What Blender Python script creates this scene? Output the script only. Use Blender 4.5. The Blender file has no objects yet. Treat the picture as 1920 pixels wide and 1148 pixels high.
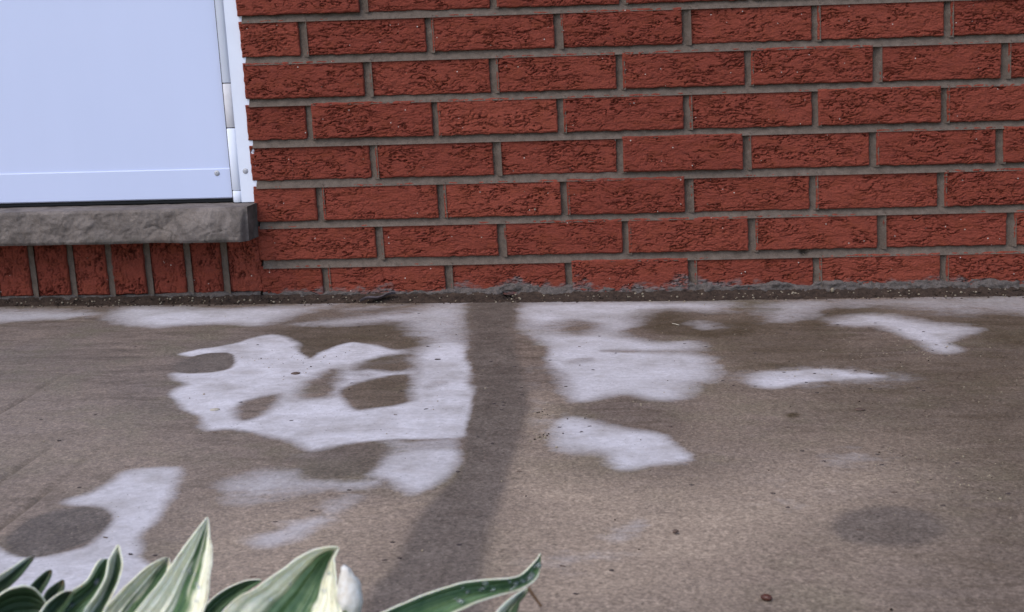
import bpy, bmesh, math, random
import numpy as np
from mathutils import Matrix, Vector
random.seed(7); RNG = np.random.default_rng(11)
S = bpy.context.scene
col = S.collection

# ---------------------------------------------------------------- camera
cd = bpy.data.cameras.new('camera'); cam = bpy.data.objects.new('camera', cd); col.objects.link(cam)
CAM_LOC = (0.43661,-2.03447,0.27348)
CAM_ROT = [[0.998308, 0.018632, 0.055077], [0.051058, 0.172225, -0.983734], [-0.027815, 0.984881, 0.170982]]
cam.matrix_world = Matrix.Translation(CAM_LOC) @ Matrix(CAM_ROT).to_4x4()
cd.sensor_width = 36.0; cd.lens = 2300.0 / 1920.0 * 36.0
cd.clip_start = 0.02; cd.clip_end = 800.0
cd.dof.use_dof = True; cd.dof.focus_distance = 1.75; cd.dof.aperture_fstop = 18.0
S.camera = cam
# ---------------------------------------------------------------- sky, sun, exposure
W = bpy.data.worlds.new('World'); S.world = W; W.use_nodes = True
nt = W.node_tree; bg = nt.nodes['Background']
sky = nt.nodes.new('ShaderNodeTexSky'); sky.sky_type = 'NISHITA'; sky.sun_disc = False
SUN_EL, SUN_AZ = math.radians(52), math.radians(218)     # azimuth clockwise from +Y: light from the left, in front of the wall
sky.sun_elevation = SUN_EL; sky.sun_rotation = SUN_AZ
sky.air_density = 1.0; sky.dust_density = 1.5
nt.links.new(sky.outputs[0], bg.inputs[0]); bg.inputs[1].default_value = 0.15
sl = bpy.data.lights.new('sun', 'SUN'); sl.energy = 1.0; sl.angle = math.radians(55); sl.color = (1.0, 0.95, 0.9)
so = bpy.data.objects.new('sun', sl); col.objects.link(so)
sd = Vector((math.sin(SUN_AZ) * math.cos(SUN_EL), math.cos(SUN_AZ) * math.cos(SUN_EL), math.sin(SUN_EL)))
so.rotation_euler = sd.to_track_quat('Z', 'Y').to_euler(); so.location = sd * 20
S.view_settings.view_transform = 'Standard'; S.view_settings.look = 'None'
S.view_settings.gamma = 1.0; S.view_settings.use_curve_mapping = False
S.view_settings.exposure = 0.55

# ---------------------------------------------------------------- measured layout (metres)
ROWS={0: [0.0924, 0.3046, 0.5134], 1: [-0.0094, 0.1987, 0.4086, 0.6149, 0.8208, 1.0301], 2: [0.0946, 0.3019, 0.5082, 0.7147, 0.9195, 1.1221], 3: [-0.0053, 0.2041, 0.4109, 0.6166, 0.8238, 1.0279], 4: [0.0977, 0.303, 0.5074, 0.7118, 0.9173, 1.1189], 5: [0.0047, 0.2092, 0.4139, 0.6182, 0.8209, 1.028], 6: [0.1004, 0.3072, 0.5151, 0.7231, 0.9323, 1.1417], 7: [0.0079, 0.2155, 0.4193, 0.6236, 0.829, 1.0352]}
PALE=[([(0.3586, -0.9775), (0.3888, -0.8774), (0.4401, -0.9627), (0.5347, -0.979), (0.6398, -0.9158), (0.7529, -0.9499), (0.7063, -1.0377), (0.6047, -1.113), (0.5594, -1.1987), (0.5073, -1.2711), (0.4372, -1.2879), (0.3612, -1.2886), (0.3597, -1.1793)], 0.1, 1.0),
([(0.5407, -0.9146), (0.7132, -0.8058), (0.8022, -0.8652), (0.7474, -1.1131), (0.6456, -1.2699), (0.5058, -1.2873)], 0.1, 0.45),
([(0.5776, -0.3653), (0.7365, -0.3722), (0.772, -0.673), (0.7005, -0.8636), (0.5594, -0.7157)], 0.06, 0.18),
([(0.1098, -1.1244), (0.127, -1.0346), (0.2547, -1.0212), (0.3029, -1.0355), (0.2964, -1.1795), (0.2985, -1.2892), (0.2001, -1.2901)], 0.08, 0.85),
([(0.2771, -1.1583), (0.2918, -1.0882), (0.3665, -1.1007), (0.3751, -1.2885), (0.2845, -1.2893)], 0.1, 0.7),
([(0.3784, -0.6627), (0.4128, -0.7122), (0.4108, -0.9464), (0.3826, -0.9777)], 0.04, 0.7),
([(-0.2945, -0.645), (-0.1761, -0.6481), (0.0911, -0.9091), (0.1134, -1.0203), (-0.0204, -1.0195), (-0.0608, -1.1124)], 0.1, 0.35),
([(0.3911, -0.9462), (0.5376, -0.9477), (0.6749, -0.7184), (0.5663, -0.6422), (0.5403, -0.8026), (0.44, -0.9782)], 0.05, 0.3)]
DRY=[([(0.1621, -0.1129), (0.2586, -0.0692), (0.2901, -0.4413), (0.2254, -0.4489), (0.1978, -0.3487)], 0.025, 0.7),
([(0.0466, -0.0718), (0.0877, -0.054), (0.1488, -0.0474), (0.1016, -0.085), (0.0611, -0.1024)], 0.012, 0.5),
([(0.2914, -0.5513), (0.4171, -0.5257), (0.4194, -0.8004), (0.3829, -0.8588), (0.319, -0.8578)], 0.05, 0.22),
([(-0.5893, -0.0553), (-0.4788, -0.0565), (-0.4112, -0.0655), (-0.3445, -0.1088), (-0.3782, -0.145), (-0.4344, -0.156), (-0.53, -0.174)], 0.012, 0.62),
([(-0.3175, -0.1103), (-0.3025, -0.0411), (-0.1684, -0.0643), (-0.0296, -0.047), (0.0325, -0.0352), (-0.0004, -0.0791), (-0.0225, -0.1361), (-0.0504, -0.2117), (-0.1118, -0.1998), (-0.1825, -0.2138), (-0.2146, -0.2294), (-0.2715, -0.1872)], 0.012, 0.85),
([(0.007, -0.2102), (0.065, -0.1686), (0.1096, -0.1339), (0.1651, -0.1034), (0.1851, -0.0547), (0.2573, -0.0228), (0.2712, -0.1885), (0.2725, -0.306), (0.2477, -0.3205), (0.2081, -0.246), (0.2238, -0.1994), (0.1699, -0.201), (0.1133, -0.2069), (0.0604, -0.2302)], 0.016, 0.72),
([(-0.1079, -0.4086), (-0.0639, -0.3673), (-0.0338, -0.3077), (-0.0059, -0.2932), (0.0272, -0.3413), (0.0634, -0.4223), (0.0839, -0.4569), (0.0886, -0.4024), (0.1136, -0.3488), (0.1524, -0.3727), (0.1829, -0.4027), (0.2055, -0.3786), (0.2433, -0.3507), (0.2715, -0.3704), (0.2956, -0.5216), (0.3099, -0.6609), (0.3197, -0.7775), (0.318, -0.8347), (0.2782, -0.8476), (0.237, -0.847), (0.214, -0.8581), (0.1767, -0.8835), (0.1624, -0.876), (0.1274, -0.8394), (0.0731, -0.8064), (0.0417, -0.8058), (0.0197, -0.7584), (-0.0066, -0.726), (-0.0424, -0.6516), (-0.0437, -0.6199), (-0.0428, -0.5981), (-0.0687, -0.5633), (-0.0728, -0.5335), (-0.0366, -0.5347), (-0.0229, -0.5107), (-0.0542, -0.4517), (-0.1, -0.4332)], 0.007, 0.97),
([(0.2352, -0.8527), (0.2806, -0.8496), (0.3173, -0.8386), (0.3212, -0.8944), (0.2656, -0.8973), (0.2453, -0.8934)], 0.012, 0.5),
([(-0.0144, -1.0395), (-0.0003, -0.9975), (0.0084, -0.9618), (0.0242, -0.9424), (0.0569, -0.9361), (0.0768, -1.0055), (0.0867, -1.0749), (0.0841, -1.1125), (0.0882, -1.1338), (0.1044, -1.164), (0.1421, -1.2103), (0.2001, -1.2901), (0.0288, -1.2916), (-0.0548, -1.1244), (-0.0065, -1.1532), (0.0286, -1.1565), (0.0475, -1.1303), (0.0439, -1.0813), (0.0268, -1.0548)], 0.006, 0.9),
([(0.25, -0.8971), (0.2789, -0.8795), (0.3168, -0.88), (0.3194, -0.9455), (0.3052, -0.9953), (0.2842, -1.0156), (0.2585, -0.9797), (0.2399, -0.9608), (0.2481, -0.9315)], 0.014, 0.82),
([(0.1142, -0.9983), (0.1297, -0.9565), (0.1718, -0.944), (0.1874, -0.9651), (0.2284, -0.9795), (0.2561, -0.9641), (0.2513, -0.9949), (0.2149, -1.0094), (0.1881, -1.0165), (0.1633, -1.0306), (0.1348, -1.029)], 0.016, 0.62),
([(0.1738, -1.1268), (0.1799, -1.0967), (0.2024, -1.0804), (0.2145, -1.0529), (0.2295, -1.0239), (0.2397, -1.0211), (0.229, -1.0689), (0.2214, -1.103), (0.2076, -1.1314), (0.1872, -1.1395)], 0.014, 0.62),
([(0.1443, -0.8921), (0.1995, -0.8784), (0.2285, -0.8932), (0.2063, -0.914), (0.1665, -0.9204)], 0.02, 0.2),
([(0.3365, -0.0587), (0.4131, -0.0324), (0.6218, -0.0505), (0.675, -0.074), (0.6402, -0.121), (0.5744, -0.1076), (0.5297, -0.1571), (0.5189, -0.2446), (0.4914, -0.3122), (0.5335, -0.367), (0.5846, -0.3692), (0.594, -0.4364), (0.6043, -0.5321), (0.591, -0.5949), (0.5682, -0.6213), (0.5486, -0.6917), (0.5196, -0.6982), (0.4852, -0.668), (0.4365, -0.6986), (0.4133, -0.6586), (0.4075, -0.5551), (0.3922, -0.494), (0.3946, -0.4112), (0.3657, -0.3103), (0.3495, -0.2361), (0.3389, -0.1465)], 0.015, 0.88),
([(0.6072, -0.2062), (0.6282, -0.2332), (0.6415, -0.2673), (0.6149, -0.2863), (0.5993, -0.257)], 0.014, 0.6),
([(0.7389, -0.0729), (0.836, -0.0534), (0.7981, -0.1628), (0.7576, -0.2185), (0.7242, -0.2211), (0.7212, -0.1677)], 0.014, 0.72),
([(0.8039, -0.238), (0.8687, -0.1713), (0.9171, -0.2008), (0.9452, -0.2411), (0.9892, -0.2723), (0.9944, -0.3085), (0.9574, -0.3526), (0.9291, -0.3877), (0.9331, -0.433), (0.9006, -0.4551), (0.8901, -0.4142), (0.8809, -0.3416), (0.8595, -0.2781), (0.8238, -0.2682)], 0.013, 0.85),
([(0.8223, -0.0577), (0.9721, -0.0204), (1.197, -0.0138), (1.1319, -0.1903), (1.0531, -0.1679), (0.975, -0.1906), (0.9312, -0.1139), (0.8619, -0.1291)], 0.02, 0.5),
([(0.6329, -0.5934), (0.658, -0.5603), (0.7054, -0.5474), (0.7463, -0.5369), (0.7854, -0.5645), (0.7964, -0.5846), (0.7315, -0.61), (0.693, -0.6169), (0.6589, -0.637), (0.6359, -0.6259)], 0.013, 0.88),
([(0.6255, -0.5622), (0.7506, -0.516), (0.8288, -0.5687), (0.8085, -0.623), (0.6888, -0.6405), (0.624, -0.6229)], 0.03, 0.35),
([(0.4098, -0.7898), (0.4305, -0.7668), (0.4691, -0.8013), (0.5121, -0.8321), (0.5296, -0.8794), (0.5424, -0.9181), (0.5094, -0.9344), (0.4696, -0.947), (0.4563, -0.9305), (0.4509, -0.8962), (0.4201, -0.8886), (0.4092, -0.8497)], 0.011, 0.92),
([(0.375, -0.7995), (0.4072, -0.7352), (0.4417, -0.7799), (0.4202, -0.8957), (0.3888, -0.8774)], 0.035, 0.3),
([(0.6622, -0.9024), (0.7075, -0.8783), (0.7126, -0.9201), (0.6633, -0.9458)], 0.03, 0.35),
([(0.4575, -1.1152), (0.4779, -1.0812), (0.4875, -1.0936), (0.4659, -1.1268)], 0.015, 0.5),
([(0.4144, -1.1602), (0.4506, -1.1449), (0.4582, -1.1633), (0.4225, -1.1771)], 0.03, 0.4),
([(0.5777, -1.009), (0.6284, -0.9798), (0.6307, -1.0638), (0.5944, -1.1011), (0.5703, -1.0636)], 0.05, 0.25)]
WET=[([(-0.0949, -0.4894), (-0.0946, -0.4502), (-0.0708, -0.4205), (-0.039, -0.4287), (-0.0191, -0.4663), (-0.0144, -0.511), (-0.0341, -0.5318), (-0.0645, -0.5338), (-0.082, -0.518)], 0.004, 1.0),
([(0.0617, -0.7548), (0.0518, -0.6965), (0.0702, -0.6597), (0.0899, -0.65), (0.095, -0.6975), (0.092, -0.7465), (0.0771, -0.7683)], 0.012, 0.9),
([(0.1011, -0.6293), (0.1042, -0.5686), (0.1125, -0.5276), (0.132, -0.5221), (0.1459, -0.5813), (0.1522, -0.6618), (0.1282, -0.6813), (0.1111, -0.6684)], 0.014, 0.85),
([(0.1387, -0.5101), (0.1557, -0.4596), (0.1875, -0.434), (0.2119, -0.4281), (0.2259, -0.5192), (0.2076, -0.5486), (0.1685, -0.5354), (0.1491, -0.5408)], 0.012, 0.85),
([(0.1551, -0.6439), (0.1651, -0.5931), (0.1844, -0.5711), (0.2247, -0.5609), (0.2408, -0.6717), (0.2371, -0.6985), (0.2068, -0.7285), (0.1863, -0.7303), (0.1664, -0.6871)], 0.009, 0.95),
([(0.1787, -0.3479), (0.213, -0.3494), (0.2307, -0.5194), (0.232, -0.6061), (0.2136, -0.5188)], 0.014, 0.7),
([(0.2418, -0.6118), (0.2592, -0.5904), (0.2734, -0.6019), (0.2667, -0.6286), (0.249, -0.6387)], 0.012, 0.45),
([(0.1308, -0.516), (0.1753, -0.5357), (0.1961, -0.5828), (0.1585, -0.5929)], 0.016, 0.35),
([(0.3911, -0.2466), (0.4145, -0.2049), (0.4388, -0.1885), (0.4609, -0.2247), (0.4552, -0.2907), (0.4268, -0.317), (0.4014, -0.2962)], 0.014, 0.85),
([(0.4306, -0.1791), (0.4722, -0.1446), (0.5128, -0.1653), (0.463, -0.1986)], 0.02, 0.4),
([(0.47, -0.4143), (0.5448, -0.4173), (0.6177, -0.4305), (0.6155, -0.4506), (0.5434, -0.4377), (0.4731, -0.4316)], 0.008, 0.6),
([(0.4168, -0.4822), (0.4444, -0.4703), (0.4545, -0.4931), (0.4238, -0.5045)], 0.01, 0.4),
([(0.4421, -0.736), (0.502, -0.6954), (0.5594, -0.7157), (0.5403, -0.8026), (0.486, -0.7913)], 0.02, 0.6)]
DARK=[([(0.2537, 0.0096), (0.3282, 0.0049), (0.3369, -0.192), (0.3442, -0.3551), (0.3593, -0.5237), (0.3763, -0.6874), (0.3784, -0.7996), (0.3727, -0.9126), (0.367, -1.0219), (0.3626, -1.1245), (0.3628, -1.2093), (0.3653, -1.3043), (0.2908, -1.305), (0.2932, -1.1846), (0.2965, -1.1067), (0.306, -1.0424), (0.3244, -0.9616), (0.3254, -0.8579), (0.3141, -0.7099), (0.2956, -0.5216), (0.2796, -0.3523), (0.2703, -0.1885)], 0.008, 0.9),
([(-0.0229, -1.1244), (-0.0289, -1.0875), (-0.0144, -1.0614), (0.0118, -1.052), (0.0356, -1.0656), (0.0468, -1.0902), (0.0461, -1.1244), (0.0332, -1.1475), (0.0146, -1.1609), (-0.0042, -1.1565)], 0.004, 1.0),
([(-0.0949, -0.4894), (-0.0946, -0.4502), (-0.0708, -0.4205), (-0.039, -0.4287), (-0.0191, -0.4663), (-0.0144, -0.511), (-0.0341, -0.5318), (-0.0645, -0.5338), (-0.082, -0.518)], 0.004, 0.75),
([(0.6338, -1.0951), (0.6522, -1.0639), (0.6808, -1.0522), (0.7104, -1.055), (0.7216, -1.0831), (0.7158, -1.1131), (0.6965, -1.1359), (0.6665, -1.1447), (0.6412, -1.1336), (0.6322, -1.1154)], 0.009, 0.8),
([(0.1813, -0.8926), (0.2277, -0.8564), (0.2462, -0.8717), (0.2422, -0.9447), (0.2068, -0.9684), (0.1786, -0.9522)], 0.015, 0.5)]
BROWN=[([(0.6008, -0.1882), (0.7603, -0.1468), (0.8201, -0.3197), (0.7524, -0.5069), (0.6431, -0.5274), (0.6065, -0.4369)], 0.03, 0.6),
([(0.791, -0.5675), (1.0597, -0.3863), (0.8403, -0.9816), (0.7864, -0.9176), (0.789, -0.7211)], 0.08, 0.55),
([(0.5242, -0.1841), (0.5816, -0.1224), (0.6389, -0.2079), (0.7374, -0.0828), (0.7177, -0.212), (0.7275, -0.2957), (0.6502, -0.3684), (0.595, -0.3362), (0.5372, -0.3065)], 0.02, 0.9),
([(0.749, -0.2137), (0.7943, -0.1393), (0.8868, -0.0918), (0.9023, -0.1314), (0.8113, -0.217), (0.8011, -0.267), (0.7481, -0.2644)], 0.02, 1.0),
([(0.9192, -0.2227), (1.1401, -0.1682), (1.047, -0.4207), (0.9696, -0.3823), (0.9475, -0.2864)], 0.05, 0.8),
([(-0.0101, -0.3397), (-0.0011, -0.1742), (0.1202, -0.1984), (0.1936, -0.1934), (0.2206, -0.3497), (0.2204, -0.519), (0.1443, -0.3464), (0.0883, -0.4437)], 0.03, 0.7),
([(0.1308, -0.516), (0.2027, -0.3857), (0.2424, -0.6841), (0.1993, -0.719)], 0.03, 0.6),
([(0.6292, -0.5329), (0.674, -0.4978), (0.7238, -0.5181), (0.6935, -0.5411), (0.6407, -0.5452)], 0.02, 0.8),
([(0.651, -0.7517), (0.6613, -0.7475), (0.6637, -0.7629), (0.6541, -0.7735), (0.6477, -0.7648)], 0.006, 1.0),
([(0.6212, -0.3672), (0.75, -0.2968), (0.8606, -0.4469), (0.9535, -0.5728), (0.7918, -1.1132), (0.6995, -1.2612), (0.7626, -0.981), (0.6834, -0.6707)], 0.13, 0.45)]  # last, wide zone: light falling off to the right, painted into the floor colour
FLECKS=[(0.1819, -0.1311, 0.0024), (0.2493, -0.4705, 0.0049), (0.2348, -0.7505, 0.002), (0.2256, -0.385, 0.0031), (0.2255, -0.6438, 0.0022), (0.2653, -0.7259, 0.0031), (0.3204, -0.4865, 0.0022), (0.3284, -0.5065, 0.0014), (0.3523, -0.5181, 0.0012), (0.366, -0.6313, 0.0011), (0.3686, -0.6654, 0.0011), (0.3387, -0.7055, 0.001), (0.3434, -0.7139, 0.001), (0.3486, -0.6975, 0.001), (0.3499, -0.7116, 0.001), (0.3488, -0.7294, 0.001), (0.3219, -0.9532, 0.0009), (0.3784, -0.9526, 0.0012), (0.413, -0.8025, 0.001), (0.436, -0.8206, 0.0009), (0.4448, -0.8003, 0.0019), (0.3968, -0.4815, 0.0012), (0.4355, -0.3974, 0.0023), (0.4633, -0.3254, 0.0021), (0.4832, -0.4414, 0.0015), (0.1963, -0.0637, 0.0031), (0.4184, -0.6263, 0.0018), (0.5278, -0.8047, 0.0015), (0.4512, -0.5393, 0.0023), (0.3475, -0.8616, 0.0007), (0.3306, -0.8346, 0.0008), (0.6282, -0.1689, 0.0028), (0.7585, -0.1917, 0.0022), (0.8156, -0.1634, 0.0014), (0.7375, -0.2907, 0.0024), (0.7281, -0.315, 0.0018), (0.8116, -0.2545, 0.0019), (0.8078, -0.2941, 0.0013), (0.8677, -0.2457, 0.0024), (0.85, -0.285, 0.0013), (0.8898, -0.3008, 0.0015), (0.9181, -0.3158, 0.0013), (0.9106, -0.4054, 0.0022), (0.9171, -0.425, 0.0019), (0.9289, -0.4013, 0.0014), (0.8959, -0.4406, 0.0012), (0.6647, -0.4489, 0.0022), (0.6526, -0.5496, 0.002), (0.6833, -0.5598, 0.0025), (0.7192, -0.5679, 0.0013), (0.7711, -0.5546, 0.0018), (0.7863, -0.5711, 0.0018), (0.7465, -0.6371, 0.0019), (0.7667, -0.6458, 0.0017), (0.7008, -0.6137, 0.0015), (0.6395, -0.6304, 0.0017), (0.704, -0.6627, 0.0017), (0.6542, -0.6692, 0.0019), (0.6046, -0.6014, 0.0009), (0.6144, -0.6279, 0.0011), (0.8221, -0.6429, 0.0025), (0.8245, -0.6571, 0.0017), (0.6456, -0.8075, 0.0008), (0.7138, -0.9032, 0.0009), (0.66, -0.9256, 0.0009), (0.7103, -0.9371, 0.0023), (0.6461, -0.8919, 0.0009), (0.7481, -0.9202, 0.001), (0.7792, -0.9321, 0.001), (0.5276, -0.8039, 0.0017), (0.579, -0.3815, 0.0015), (0.6054, -0.4025, 0.0017), (0.702, -1.0154, 0.0006), (0.5984, -1.0172, 0.0006), (0.6052, -1.0535, 0.0006), (0.7327, -1.0495, 0.0006), (0.7951, -1.02, 0.0006), (0.652, -1.1057, 0.0006), (0.5311, -0.994, 0.0015), (-0.102, -0.7404, 0.0022), (-0.1541, -0.7614, 0.0009), (-0.0992, -0.8443, 0.001), (0.0059, -0.936, 0.0008), (-0.0164, -0.9967, 0.0009), (-0.0161, -0.3669, 0.0014), (0.1596, -0.5997, 0.0012), (0.104, -0.2354, 0.0021), (0.0558, -0.8193, 0.001), (-0.1901, -0.3703, 0.0011), (0.0488, -0.6922, 0.0009), (0.1259, -0.7734, 0.0008), (0.2304, -1.005, 0.0014), (0.0565, -1.1224, 0.0022), (0.0895, -1.1582, 0.0015), (0.1094, -1.1609, 0.0021), (0.1844, -1.085, 0.0006), (0.209, -1.059, 0.0017), (0.1963, -1.2014, 0.001), (0.2876, -1.1323, 0.0023), (0.298, -1.1661, 0.0025), (0.2877, -1.1697, 0.0008), (0.3403, -1.1389, 0.0007), (0.4207, -1.1817, 0.0005), (0.4297, -1.2324, 0.0009), (0.456, -1.1902, 0.0007)]
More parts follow.
